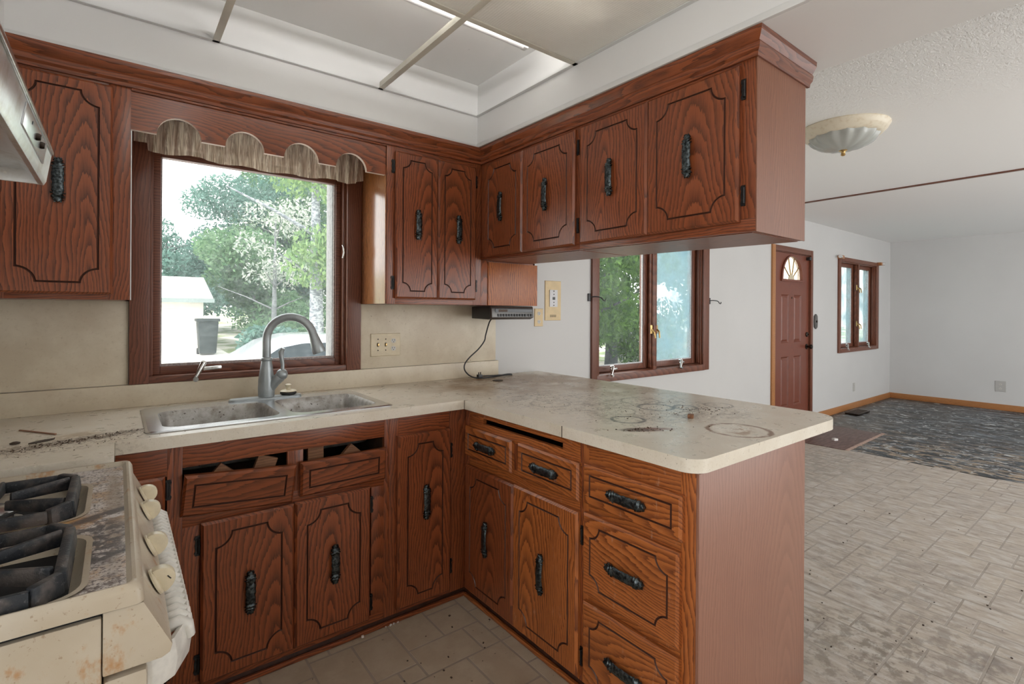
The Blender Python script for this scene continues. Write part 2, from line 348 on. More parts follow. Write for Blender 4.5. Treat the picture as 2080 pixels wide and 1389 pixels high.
m_enamel()

def m_glass(name, haze, hazecol, scale=9, lo=0.35, hi=0.75):
    t = NT(name); p = t.pos()
    n = t.noise(p, scale, 5, 0.7)
    tr = t.n('ShaderNodeBsdfTransparent', None, Color=(0.97, 0.985, 0.98)).outputs[0]
    d = t.n('ShaderNodeBsdfTranslucent', None, Color=hazecol).outputs[0]
    d2 = t.n('ShaderNodeBsdfDiffuse', None, Color=hazecol).outputs[0]
    dd = t.n('ShaderNodeMixShader', None, i0=0.3, i1=d, i2=d2).outputs[0]
    f = t.smooth(n, lo, hi, haze*0.55, haze*1.3)
    mx = t.n('ShaderNodeMixShader', None, i0=f, i1=tr, i2=dd).outputs[0]
    gl = t.n('ShaderNodeBsdfGlossy', None, Color=(0.9, 0.95, 1), Roughness=0.03).outputs[0]
    fr = t.n('ShaderNodeFresnel', None, IOR=1.3).outputs[0]
    mx2 = t.n('ShaderNodeMixShader', None, i0=t.math('MULTIPLY', t.math('MULTIPLY', fr, 0.3), t.math('SUBTRACT', 1.0, t.n('ShaderNodeNewGeometry').outputs['Backfacing'])), i1=mx, i2=gl).outputs[0]
    t.t.links.new(mx2, t.out.inputs[0]); MATS[name] = t.m
m_glass('dirty_glass', 0.065, (0.80, 0.88, 0.92), 34)
m_glass('clear_glass', 0.03, (0.72, 0.80, 0.84), 12)
m_glass('hazy_blue_glass', 0.66, (0.40, 0.56, 0.63), 3.0)
m_glass('fan_glass', 0.65, (0.85, 0.76, 0.66), 20)
def m_curtain():
    t = NT('sheer_curtain'); v = t.pos()
    n = t.noise(t.vmath('MULTIPLY', v, (1, 1, 0.06)), 160, 3, 0.6)
    s = t.n('ShaderNodeSeparateXYZ', None, Vector=v)
    c = t.mix(t.smooth(n, 0.35, 0.68), (0.58, 0.46, 0.37), (0.92, 0.82, 0.70))
    tr = t.n('ShaderNodeBsdfTransparent', None, Color=(1, 1, 1)).outputs[0]
    a = t.n('ShaderNodeBsdfTranslucent', None, Color=c).outputs[0]
    b = t.n('ShaderNodeBsdfDiffuse', None, Color=c).outputs[0]
    ab = t.n('ShaderNodeMixShader', None, i0=0.35, i1=a, i2=b).outputs[0]
    mx = t.n('ShaderNodeMixShader', None, i0=t.smooth(n, 0.25, 0.7, 0.50, 0.85), i1=tr, i2=ab).outputs[0]
    t.t.links.new(mx, t.out.inputs[0]); MATS['sheer_curtain'] = t.m
m_curtain()
def m_diffuser():
    t = NT('prismatic_diffuser'); p = t.pos()
    w = t.n('ShaderNodeTexVoronoi', None, Vector=t.vmath('MULTIPLY', p, (1, 1, 0)), Scale=95.0, Randomness=0.0).outputs['Distance']
    c = t.mix(t.noise(p, 5, 3), (0.88, 0.865, 0.82), (0.80, 0.785, 0.73))
    nb = t.bump(w, 0.45, 0.004)
    d = t.n('ShaderNodeBsdfPrincipled', None, Base_Color=c, Roughness=0.35, Normal=nb).outputs[0]
    e = t.n('ShaderNodeBsdfTranslucent', None, Color=(0.85, 0.83, 0.78)).outputs[0]
    t.t.links.new(t.n('ShaderNodeMixShader', None, i0=0.13, i1=d, i2=e).outputs[0], t.out.inputs[0]); MATS['prismatic_diffuser'] = t.m
    t = NT('added_lit_tube')  # emission of the added, unseen tubes
    t.t.links.new(t.n('ShaderNodeEmission', None, Color=(1.0, 0.99, 0.97), Strength=ADDED_TUBE_LIGHT).outputs[0], t.out.inputs[0]); MATS['added_lit_tube'] = t.m
    t = NT('lamp_cream'); p = t.pos()
    t.bsdf(t.mix(t.smooth(t.noise(p, 40, 4), 0.45, 0.8), (0.76, 0.69, 0.55), (0.64, 0.54, 0.39)), 0.4); MATS['lamp_cream'] = t.m
    t = NT('lamp_glass')
    b = t.bsdf((0.66, 0.68, 0.64), 0.18, 0.0, None, Transmission_Weight=0.35, IOR=1.4); MATS['lamp_glass'] = t.m
    t = NT('brown_mat'); p = t.pos()
    n = t.noise(t.vmath('MULTIPLY', p, (1, 5, 1)), 8, 4, 0.6)
    t.bsdf(t.mix(t.smooth(n, 0.35, 0.7), (0.095, 0.052, 0.042), (0.18, 0.11, 0.095)), 0.45); MATS['brown_mat'] = t.m
m_diffuser()
def m_leaf(name, c1, c2, trans=0.45):
    t = NT(name)
    r = t.n('ShaderNodeNewGeometry').outputs['Random Per Island']
    c = t.mix(r, c1, c2)
    a = t.n('ShaderNodeBsdfDiffuse', None, Color=c).outputs[0]
    b = t.n('ShaderNodeBsdfTranslucent', None, Color=t.mix(0.5, c, c2)).outputs[0]
    mx = t.n('ShaderNodeMixShader', None, i0=trans, i1=a, i2=b).outputs[0]
    t.t.links.new(mx, t.out.inputs[0]); MATS[name] = t.m
m_leaf('leaf_bluegreen', (0.06, 0.14, 0.11), (0.22, 0.36, 0.32))
m_leaf('leaf_green', (0.055, 0.13, 0.07), (0.22, 0.35, 0.20))
m_leaf('leaf_lime', (0.07, 0.16, 0.08), (0.32, 0.45, 0.20), 0.45)
m_leaf('leaf_pale', (0.12, 0.20, 0.15), (0.66, 0.66, 0.62), 0.5)
m_leaf('needle_green', (0.018, 0.045, 0.016), (0.10, 0.18, 0.05), 0.3)
def m_bark(name, a, b, sc=14):
    t = NT(name); v = t.obj()
    n = t.noise(t.vmath('MULTIPLY', v, (1, 1, 2.0)), sc, 4, 0.65)
    t.bsdf(t.mix(t.smooth(n, 0.42, 0.58), a, b), 0.9, 0, t.bump(n, 0.4, 0.02)); MATS[name] = t.m
m_bark('birch_bark', (0.42, 0.44, 0.47), (0.15, 0.17, 0.20), 9); m_bark('dark_bark', (0.022, 0.026, 0.030), (0.075, 0.085, 0.095)); m_bark('grey_bark', (0.11, 0.12, 0.13), (0.22, 0.23, 0.24))
def m_ground():
    t = NT('yard'); p = t.pos()
    n = t.noise(p, 0.55, 5, 0.65); f = t.noise(p, 9, 4, 0.7)
    c = t.mix(t.smooth(f, 0.35, 0.7), (0.12, 0.19, 0.07), (0.33, 0.37, 0.19))
    c = t.mix(t.smooth(n, 0.44, 0.58), c, (0.62, 0.58, 0.52))
    t.bsdf(c, 0.9); MATS['yard'] = t.m
m_ground()
simple('handle_cream', (0.70, 0.68, 0.63), 0.35, var=0.12, scale=30)
simple('outer_vinyl', (0.36, 0.35, 0.36), 0.6, var=0.3, scale=90)
simple('siding_white', (0.80, 0.77, 0.72), 0.6, var=0.04, scale=4)
simple('roof_pale', (0.70, 0.66, 0.62), 0.8, var=0.08, scale=10)
simple('gutter_grey', (0.25, 0.30, 0.30), 0.5)
simple('concrete', (0.72, 0.70, 0.66), 0.8, var=0.1, scale=2)
simple('car_paint', (0.62, 0.65, 0.70), 0.2, 0.35, Coat_Weight=0.5)
simple('car_glass', (0.02, 0.03, 0.04), 0.06)
simple('car_tyre', (0.02, 0.02, 0.02), 0.8)
simple('bin_green', (0.010, 0.018, 0.020), 0.6)
simple('pink_stucco', (0.50, 0.36, 0.30), 0.9, var=0.2, scale=40)

# ------------------------------------------------------------------ mesh helpers
WP = {}
def wpos(o): return WP.get(o.name, Vector((0, 0, 0))) if o else Vector((0, 0, 0))
class MB:
    def __init__(s): s.v = []; s.f = []; s.mi = []; s.cur = 0
    def add(s, vs, fs):
        b = len(s.v); s.v += [tuple(p) for p in vs]
        for f in fs: s.f.append(tuple(i+b for i in f)); s.mi.append(s.cur)
        return s
    def box(s, x0, x1, y0, y1, z0, z1):
        x0, x1 = min(x0, x1), max(x0, x1); y0, y1 = min(y0, y1), max(y0, y1); z0, z1 = min(z0, z1), max(z0, z1)
        return s.add([(x0, y0, z0), (x1, y0, z0), (x1, y1, z0), (x0, y1, z0), (x0, y0, z1), (x1, y0, z1), (x1, y1, z1), (x0, y1, z1)],
                     [(0, 3, 2, 1), (4, 5, 6, 7), (0, 1, 5, 4), (1, 2, 6, 5), (2, 3, 7, 6), (3, 0, 4, 7)])
    def obox(s, c, size, rot):
        M = rot if isinstance(rot, Matrix) else Matrix.Identity(3)
        h = [k/2 for k in size]; vs = []
        for dz in (-1, 1):
            for dx, dy in ((-1, -1), (1, -1), (1, 1), (-1, 1)):
                vs.append(Vector(c)+M @ Vector((dx*h[0], dy*h[1], dz*h[2])))
        return s.add(vs, [(0, 3, 2, 1), (4, 5, 6, 7), (0, 1, 5, 4), (1, 2, 6, 5), (2, 3, 7, 6), (3, 0, 4, 7)])
    def prism(s, poly, fn, d0, d1, caps=True):
        """poly: 2D points; fn(u, v, d) -> world; extruded from d0 to d1"""
        n = len(poly)
        vs = [fn(u, v, d0) for u, v in poly]+[fn(u, v, d1) for u, v in poly]
        fs = [(i, (i+1) % n, n+(i+1) % n, n+i) for i in range(n)]
        if caps: fs += [tuple(range(n-1, -1, -1)), tuple(range(n, 2*n))]
        return s.add(vs, fs)
    def loft(s, rings, cap=True, closed=True):
        n = len(rings[0]); vs = [p for r in rings for p in r]; fs = []
        for k in range(len(rings)-1):
            for i in range(n if closed else n-1):
                j = (i+1) % n
                fs.append((k*n+i, k*n+j, (k+1)*n+j, (k+1)*n+i))
        if cap: fs += [tuple(range(n-1, -1, -1)), tuple((len(rings)-1)*n+i for i in range(n))]
        return s.add(vs, fs)
    def tube(s, pts, r, n=10, cap=True):
        pts = [Vector(p) for p in pts]; rs = r if isinstance(r, (list, tuple)) else [r]*len(pts)
        up = None; rings = []
        for i, p in enumerate(pts):
            a = pts[max(i-1, 0)]; b = pts[min(i+1, len(pts)-1)]
            t = (b-a).normalized()
            if up is None:
                up = Vector((0, 0, 1)) if abs(t.z) < 0.9 else Vector((1, 0, 0))
            up = (up-t*up.dot(t)).normalized(); w = t.cross(up)
            rings.append([p+(up*math.cos(q)+w*math.sin(q))*rs[i] for q in [2*PI*k/n for k in range(n)]])
        return s.loft(rings, cap)
    def lathe(s, prof, c=(0, 0, 0), n=24, axis=None, cap=True):
        M = axis or Matrix.Identity(3); c = Vector(c)
        rings = [[c+M @ Vector((r*math.cos(2*PI*k/n), r*math.sin(2*PI*k/n), z)) for k in range(n)] for r, z in prof]
        return s.loft(rings, cap)
    def sphere(s, c, r, n=12, sq=(1, 1, 1)):
        prof = [(max(1e-4, r*math.sin(PI*k/(n//2+1))), -r*math.cos(PI*k/(n//2+1))) for k in range(0, n//2+2)]
        c = Vector(c)
        rings = [[c+Vector((a*math.cos(2*PI*k/n)*sq[0], a*math.sin(2*PI*k/n)*sq[1], z*sq[2])) for k in range(n)] for a, z in prof]
        return s.loft(rings, True)
    def mesh(s, name, mats, off=(0, 0, 0), bevel=0.0, smooth=30, segs=2):
        me = bpy.data.meshes.new(name)
        ox, oy, oz = off
        me.from_pydata([(a-ox, b-oy, c-oz) for a, b, c in s.v], [], s.f)
        for mt in (mats if isinstance(mats, (list, tuple)) else [mats]): me.materials.append(MATS[mt] if isinstance(mt, str) else mt)
        if any(s.mi): me.polygons.foreach_set('material_index', s.mi)
        bm = bmesh.new(); bm.from_mesh(me)
        bmesh.ops.recalc_face_normals(bm, faces=bm.faces)
        if bevel > 0:
            ed = [e for e in bm.edges if len(e.link_faces) == 2 and e.calc_face_angle(0) > 0.5]
            bmesh.ops.bevel(bm, geom=ed, offset=bevel, segments=segs, affect='EDGES', clamp_overlap=True, profile=0.6)
        bm.to_mesh(me); bm.free()
        if smooth:
            me.polygons.foreach_set('use_smooth', [True]*len(me.polygons))
            me.set_sharp_from_angle(angle=math.radians(smooth))
        me.update()
        return me
    def build(s, name, mats, parent=None, bevel=0.0, smooth=30, anchor=None, segs=2):
        pw = wpos(parent); a = Vector(anchor) if anchor is not None else pw.copy()
        me = s.mesh(name, mats, a, bevel, smooth, segs)
        return place(name, me, a, parent)
def place(name, me, world_loc, parent=None):
    o = bpy.data.objects.new(name, me); C.objects.link(o)
    o.location = Vector(world_loc)-wpos(parent); o.parent = parent
    WP[o.name] = Vector(world_loc)
    return o
def thing(name, loc, label, cat, group=None):
    o = bpy.data.objects.new(name, None); C.objects.link(o); o.location = loc; o.empty_display_size = 0.05
    WP[o.name] = Vector(loc)
    return tag(o, label, cat, group)
def tag(o, label=None, cat=None, group=None, kind=None):
    if label: o['label'] = label
    if cat: o['category'] = cat
    if group: o['group'] = group
    if kind: o['kind'] = kind
    return o
def struct(o, label=None): return tag(o, label, None, None, 'structure')

# surface frames: u to the viewer's right, v up, d out of the surface towards the viewer
def face_y(x0, y, z0): return lambda u, v, d: (x0+u, y-d, z0+v)        # looks towards -Y
def face_x(x, y0, z0): return lambda u, v, d: (x-d, y0-u, z0+v)        # looks towards -X

# ------------------------------------------------------------------ the room
WALL = 2.72; CEIL = 2.488; SOF = 2.263; TRAY = 2.62; XFAR = 9.82; XS = 2.085; YB = -2.4; XL = -0.63
def wall_with_holes(x0, x1, z0, z1, y0, y1, holes):
    b = MB(); xs = x0
    for (a, c, lo, hi) in sorted(holes):
        b.box(xs, a, y0, y1, z0, z1)
        if lo > z0: b.box(a, c, y0, y1, z0, lo)
        if hi < z1: b.box(a, c, y0, y1, hi, z1)
        xs = c
    b.box(xs, x1, y0, y1, z0, z1)
    return b
W1 = (0.10, 0.98, 1.045, 2.10); W2 = (2.955, 4.415, 0.85, 2.08); DR = (5.84, 6.83, 0.0, 2.085); W3 = (7.755, 9.135, 0.86, 2.07)
struct(wall_with_holes(XL-0.15, XFAR+0.15, -0.9, 2.8, WALL, WALL+0.16, [W1, W2, DR, W3]).build('wall_back', 'wall_paint', None, 0, 0), 'white painted wall with the sink window and the front door')
struct(MB().box(XFAR, XFAR+0.15, YB, WALL, -0.2, 2.8).build('wall_right', 'far_wall_paint', None, 0, 0), 'light grey end wall of the empty living room')
struct(MB().box(XL-0.15, XL, 0.55, WALL, -0.2, 2.8).build('wall_left', 'wall_paint', None, 0, 0), 'white wall behind the stove')
struct(wall_with_holes(-2.2, XFAR+0.15, -0.2, 2.8, YB-0.15, YB, [(2.2, 9.6, 0.02, 2.42)]).build('wall_front', 'wall_paint', None, 0, 0), 'unseen white wall behind the viewer with a wide opening shaped to let light in')  # unseen wall, closed behind the kitchen and opened beyond to shape the light
# ceilings and soffit
struct(MB().box(XS, XFAR+0.15, YB-0.15, WALL+0.16, CEIL, CEIL+0.3).build('ceiling', 'popcorn_ceiling', None, 0, 0), 'white textured ceiling of the dining and living area')
so = MB()
so.box(XL, XS, 2.385, WALL, SOF, 2.80); so.box(1.598, XS, YB, 2.385, SOF, 2.80)
so.box(XL, -0.305, 0.55, 2.385, SOF, 2.80)
struct(so.build('ceiling_soffit', 'soffit_paint', None, 0, 0), 'white painted soffit above the wall cabinets')
tr = MB(); tr.box(-2.2, 1.598, YB-0.15, 2.385, TRAY, TRAY+0.15)
struct(tr.build('ceiling_tray', 'tray_paint', None, 0, 0), 'white top of the recessed light box over the kitchen')
# floors
flo = struct(MB().box(-2.2, 5.70, YB-0.15, WALL, -0.12, -0.0008).build('floor', 'vinyl_joint', None, 0, 0), 'beige stone-pattern vinyl floor')
lf = struct(MB().box(5.70, XFAR, YB-0.15, WALL, -0.12, -0.001).build('floor', 'bare_floor', None, 0, 0), 'bare dark subfloor with trowel marks in the living room')
def proj(p):
    d = Vector(p)-Vector((0, 0, CAM_H)); z = d.dot(_F)
    if z < 0.05: return None
    return (PPX+FPX*d.dot(_R2)/z, PPY-FPX*d.dot(_U2)/z, z)
# vinyl pieces: random ashlar of squares and bricks on an 80 mm module
U0 = 0.0835; GAP = 0.008
cells = {}
pieces = []
rt = random.Random(11)
IX0, IX1, IY0, IY1 = -3, 69, -6, 33
for iy in range(IY1-1, IY0-1, -1):
    for ix in range(IX0, IX1):
        if (ix, iy) in cells: continue
        opts = [(3, 3), (2, 2), (3, 2), (2, 1), (1, 2), (2, 3), (3, 1), (1, 1)]
        wts = [6, 5, 3, 2, 2, 3, 0.6, 0.1]
        for _ in range(14):
            w, h = rt.choices(opts, wts)[0]
            cs = [(ix+a, iy-b) for a in range(w) for b in range(h)]
            if all(c not in cells and IX0 <= c[0] < IX1 and c[1] >= IY0 for c in cs): break
        else:
            w = h = 1; cs = [(ix, iy)]
        for c in cs: cells[c] = 1
        pieces.append((ix*U0, (iy-h+1)*U0, w, h))
tile_me = {}
def tile_mesh(w, h):
    if (w, h) not in tile_me:
        g = GAP; W_, H_ = w*U0-g, h*U0-g; c = 0.002
        b = MB(); b.add([(0, 0, 0), (W_, 0, 0), (W_, H_, 0), (0, H_, 0), (c, c, 0.0006), (W_-c, c, 0.0006), (W_-c, H_-c, 0.0006), (c, H_-c, 0.0006)],
                       [(4, 5, 6, 7), (0, 1, 5, 4), (1, 2, 6, 5), (2, 3, 7, 6), (3, 0, 4, 7)])
        tile_me[(w, h)] = b.mesh('tile', 'vinyl_tile', (0, 0, 0), 0, 0)
    return tile_me[(w, h)]
seen = []; rest = []
def clip(x, y, w, h):
    x1, y1 = x+w*U0-GAP, y+h*U0-GAP
    if x < 1.30 and x1 > 1.30 and y1 > 0.82: x1 = 1.302
    if 1.30 <= x < 2.0 and y1 > 0.82:
        if x1 > 2.06: x = 2.002
        elif y < 0.78: y1 = 0.811
        else: return None
    if x < 2.0 and y1 > 2.034: y1 = 2.036
    if y1 > 2.705: y1 = 2.718
    if x1 > 5.66: x1 = 5.70
    if x1-x < 0.012 or y1-y < 0.012: return None
    return x, y, x1, y1
def tile_rect(W_, H_, shared=None):
    c = 0.002
    b = MB(); b.add([(0, 0, 0), (W_, 0, 0), (W_, H_, 0), (0, H_, 0), (c, c, 0.0006), (W_-c, c, 0.0006), (W_-c, H_-c, 0.0006), (c, H_-c, 0.0006)],
                   [(4, 5, 6, 7), (0, 1, 5, 4), (1, 2, 6, 5), (2, 3, 7, 6), (3, 0, 4, 7)])
    return b.mesh('tile', 'vinyl_tile', (0, 0, 0), 0, 0)
for (x, y, w, h) in pieces:
    r_ = clip(x, y, w, h)
    if r_ is None: continue
    p = proj(((r_[0]+r_[2])/2, (r_[1]+r_[3])/2, 0))
    big = 0
    if p and -60 < p[0] < 2140 and p[1] < 1450:
        hid = p[0] < 1640 and p[0] > 1330 or (p[0] < 400)
        big = 0 if hid else w*h/p[2]**2
    (seen if big else rest).append((big, r_, w, h))
seen.sort(reverse=True, key=lambda q: q[0])
rest += seen[300:]
for big, r_, w, h in seen[:300]:
    W_, H_ = r_[2]-r_[0], r_[3]-r_[1]
    whole = abs(W_-(w*U0-GAP)) < 1e-6 and abs(H_-(h*U0-GAP)) < 1e-6
    place('tile', tile_mesh(w, h) if whole else tile_rect(W_, H_), (r_[0], r_[1], -0.0005), flo)
rb = MB(); g = GAP
for big, r_, w, h in rest: rb.add([(r_[0], r_[1], 0), (r_[2], r_[1], 0), (r_[2], r_[3], 0), (r_[0], r_[3], 0)], [(0, 1, 2, 3)])
tag(rb.build('tile_field', 'vinyl_tile', flo, 0, 0), None, None, None, 'stuff')
# baseboards
def bb(name, x0, x1, y0, y1, mt, lab):
    b = MB(); b.box(x0, x1, y0, y1, 0, 0.085); struct(b.build(name, mt, None, 0.004), lab)
bb('baseboard_back', 6.87, XFAR-0.014, WALL-0.014, WALL, 'pine_x', 'orange pine baseboard below the living room window')
bb('baseboard_right', XFAR-0.014, XFAR, YB, WALL, 'pine_y', 'orange pine baseboard along the living room end wall')
# thin brown strip across the living room ceiling
struct(MB().box(5.56, 5.60, YB, WALL, CEIL-0.010, CEIL).build('trim_1', 'casing_z', None, 0.003), 'thin brown strip across the white ceiling')
# white bead below the soffit
b = MB(); b.box(XL, 1.598, 2.372, 2.386, SOF, SOF+0.020); b.box(1.584, 1.599, YB, 2.372, SOF, SOF+0.024)
struct(b.build('trim_2', 'white_trim', None, 0.004), 'white bead along the lower edge of the soffit')
# crown moulding swept along the cabinet fronts
CROWN = [(0.000, 2.178), (0.010, 2.178), (0.012, 2.190), (0.020, 2.198), (0.023, 2.214), (0.019, 2.222), (0.026, 2.232), (0.033, 2.246), (0.034, 2.262), (0.0, 2.262)]
def sweep(path, outs, prof):
    """path: 2D points; outs: outward offset vector at each point (mitred)"""
    rings = []
    for (x, y), (ox, oy) in zip(path, outs):
        rings.append([(x+ox*o, y+oy*o, z) for o, z in prof])
    return MB().loft(rings, True)
struct(sweep([(-0.305, 2.385), (1.628, 2.385)], [(0, -1), (-1, -1)], CROWN).build('trim_3', 'oak_x', None, 0, 20), 'oak crown moulding above the sink wall cabinets')
struct(sweep([(1.628, 2.385), (1.628, 0.815)], [(-1, -1), (-1, -1)], CROWN).build('trim_4', 'oak_y', None, 0, 20), 'oak crown moulding along the front of the peninsula wall cabinets')
struct(sweep([(1.628, 0.815), (2.005, 0.815)], [(-1, -1), (0, -1)], CROWN).build('trim_9', 'casing_x', None, 0, 20), 'oak crown moulding return at the end of the peninsula wall cabinets')

# ------------------------------------------------------------------ cabinet parts
def groove_path(w, h, m, r, o, style, n=8):
    """closed loop of the routed line, o = inset from its outer edge"""
    a = m+o
    if style == 'rect': return [(a, a), (w-a, a), (w-a, h-a), (a, h-a)]
    R = r+o; st = math.asin(min(1, o/R)); P = []
    for (cx, cy, sx, sy) in ((m, m, 1, 1), (w-m, m, -1, 1), (w-m, h-m, -1, -1), (m, h-m, 1, -1)):
        arc = []
        for k in range(n+1):
            q = st+(PI/2-2*st)*k/n
            arc.append((cx+sx*R*math.cos(q), cy+sy*R*math.sin(q)))
        # run the loop counter-clockwise
        if (sx, sy) in ((1, 1), (-1, -1)): arc = arc[::-1]
        P += arc
    return P
def door_mesh(fn, w, h, style='scallop', m=0.042, r=0.05, t=0.022, ch=0.008):
    """slab with chamfered rim and a routed groove; material 0 wood, 1 groove"""
    b = MB(); gw, gd = 0.0068, 0.0045
    r = min(r, w*0.2, h*0.2)
    rect = lambda i: [(i, i), (w-i, i), (w-i, h-i), (i, h-i)]
    b.loft([[fn(u, v, 0) for u, v in rect(0)], [fn(u, v, t-ch) for u, v in rect(0)], [fn(u, v, t) for u, v in rect(ch)]], cap=False)
    b.add([fn(u, v, 0) for u, v in rect(0)], [(3, 2, 1, 0)])
    L = [groove_path(w, h, m, r, o, style) for o in (0, gw*0.45, gw*0.55, gw)]
    dep = [t, t-gd, t-gd, t]
    # ring between rim and groove
    bm = bmesh.new()
    o1 = [bm.verts.new((u, v, 0)) for u, v in rect(ch)]; o2 = [bm.verts.new((u, v, 0)) for u, v in L[0]]
    ed = [bm.edges.new((q[i], q[(i+1) % len(q)])) for q in (o1, o2) for i in range(len(q))]
    bmesh.ops.triangle_fill(bm, use_beauty=True, use_dissolve=False, edges=ed)
    bm.verts.index_update()
    vs = [fn(v.co.x, v.co.y, t) for v in bm.verts]; fs = [tuple(v.index for v in f.verts) for f in bm.faces]
    bm.free()
    b.add(vs, fs)
    b.add([fn(u, v, t) for u, v in L[3]], [tuple(range(len(L[3])))])
    b.cur = 1
    b.loft([[fn(u, v, dep[k]) for u, v in L[k]] for k in range(4)], cap=False)
    b.cur = 0
    return b
def handle_mesh(fn, L=0.152):
    """hammered iron pull along v, centred on the origin"""
    rr = random.Random(3); b = MB()
    prof = [(0.0, .006), (.02, .013), (.05, .024), (.08, .016), (.10, .027), (.14, .026), (.165, .018), (.185, .030), (.205, .031), (.22, .021),
            (.25, .026), (.30, .023), (.36, .025), (.43, .024), (.5, .026)]
    prof = prof+[(1-a, w) for a, w in prof[-2::-1]]
    rings = []
    for a, w in prof:
        bow = 0.016 if 0.1 < a < 0.9 else 0.011
        if 0.2 < a < 0.8: bow = 0.0155+0.004*math.sin(PI*(a-.2)/.6)
        th = 0.0045 if 0.24 < a < 0.76 else 0.0085
        w *= 1.32*(1+rr.uniform(-.09, .09)); bow += rr.uniform(-.0008, .0008)
        v = (a-0.5)*L
        rings.append([fn(w/2*cx, v+rr.uniform(-.0008, .0008), bow+th*cd) for cx, cd in ((-1, -.4), (-.85, .5), (-.3, .95), (.3, .95), (.85, .5), (1, -.4), (.4, -1), (-.4, -1))])
    b.loft(rings)
    for a in (0.14, 0.86):      # standoffs
        v = (a-0.5)*L
        b.loft([[fn(.006*math.cos(q), v+.006*math.sin(q), d) for q in [2*PI*k/8 for k in range(8)]] for d in (0.0, .012)])
    for a in (0.03, 0.97):      # claw tips
        for sx in (-1, 1):
            v = (a-0.5)*L
            b.loft([[fn(sx*.008+.003*math.cos(q), v+sgn*(0.004)+.003*math.sin(q), d) for q in [2*PI*k/6 for k in range(6)]] for d, sgn in ((.006, 0), (.013, -1 if a < .5 else 1))])
    return b.mesh('handle', 'iron', (0, 0, 0), 0, 50)
H_YV = handle_mesh(lambda u, v, d: (u, -d, v)); H_XV = handle_mesh(lambda u, v, d: (-d, -u, v)); H_XH = handle_mesh(lambda u, v, d: (-d, -v, u))
def hinge_mesh(fn):
    b = MB()
    P = [(-.007, -.034), (.007, -.034), (.010, -.024), (.006, -.016), (.008, -.006), (.008, .006), (.006, .016), (.010, .024), (.007, .034), (-.007, .034)]
    b.prism(P, fn, 0.0, 0.004)
    b.loft([[fn(-.004+.005*math.cos(q), v, .005+.005*math.sin(q)) for q in [2*PI*k/8 for k in range(8)]] for v in (-.026, .026)])
    for v in (-.022, .022): b.loft([[fn(.002+.003*math.cos(q), v+.003*math.sin(q), d) for q in [2*PI*k/6 for k in range(6)]] for d in (.004, .006)])
    return b.mesh('hinge', 'iron_flat', (0, 0, 0), 0, 40)
HG_Y = [hinge_mesh(lambda u, v, d: (u, -d, v)), hinge_mesh(lambda u, v, d: (-u, -d, v))]
HG_X = [hinge_mesh(lambda u, v, d: (-d, -u, v)), hinge_mesh(lambda u, v, d: (-d, u, v))]
DT = 0.022
def door_y(cab, x0, x1, z0, z1, y, wmat='oak_z', style='scallop', handle=True, name='door', hz=None, **kw):
    b = door_mesh(face_y(x0, y, z0), x1-x0, z1-z0, style, **kw)
    d = b.build(name, [wmat, 'groove'], cab, 0, 30, ((x0+x1)/2, y, (z0+z1)/2))
    if handle: place('handle', H_YV, ((x0+x1)/2, y-DT, hz if hz else (z0+z1)/2), d)
    return d
def door_x(cab, ya, yb, z0, z1, x, wmat='oak_z', style='scallop', handle='v', name='door', hz=None, **kw):
    b = door_mesh(face_x(x, ya, z0), ya-yb, z1-z0, style, **kw)
    d = b.build(name, [wmat, 'groove'], cab, 0, 30, (x, (ya+yb)/2, (z0+z1)/2))
    place('handle', H_XV if handle == 'v' else H_XH, (x-DT, (ya+yb)/2, hz if hz else (z0+z1)/2), d)
    return d
def hinge_y(cab, x, z, y, side): place('hinge', HG_Y[side], (x, y, z), cab)
def hinge_x(cab, y, z, x, side): place('hinge', HG_X[side], (x, y, z), cab)
def hollow(b, x0, x1, y0, y1, z0, z1, t=0.014, open_side='y0', top=True):
    if open_side != 'x0': b.box(x0, x0+t, y0, y1, z0, z1)
    if open_side != 'x1': b.box(x1-t, x1, y0, y1, z0, z1)
    if open_side != 'y0': b.box(x0, x1, y0, y0+t, z0, z1)
    b.box(x0, x1, y1-t, y1, z0, z1)
    b.box(x0, x1, y0, y1, z0, z0+t)
    if top: b.box(x0, x1, y0, y1, z1-t, z1)
    return b

# ------------------------------------------------------------------ wall cabinets
YF, XF = 2.385, 1.628; UB = 1.383; UT = SOF
# left of the window
cab = thing('wall_cabinet', (-0.13, WALL-0.15, UB), 'dark oak wall cabinet with one door left of the sink window', 'cabinet', 'oak wall cabinets')
hollow(MB(), -0.622, 0.036, YF+0.02, WALL, UB, UT).build('carcass', 'oak_z', cab, 0.001)
for q in ((-0.622, -0.302, YF, YF+0.02, UB, UT), (-0.030, 0.036, YF, YF+0.02, UB, UT),): MB().box(*q).build('stile', 'oak_z', cab, 0.0015)
for q in ((-0.302, -0.030, YF, YF+0.02, UB, UB+0.030), (-0.302, -0.030, YF, YF+0.02, 2.150, UT),): MB().box(*q).build('rail', 'oak_x', cab, 0.0015)
MB().box(0.0362, 0.0395, YF-0.001, YF+0.018, UB, 2.02).build('pale_edge', 'white_trim', cab, 0)
door_y(cab, -0.315, -0.016, 1.402, 2.166, YF, hz=1.795, m=0.038)
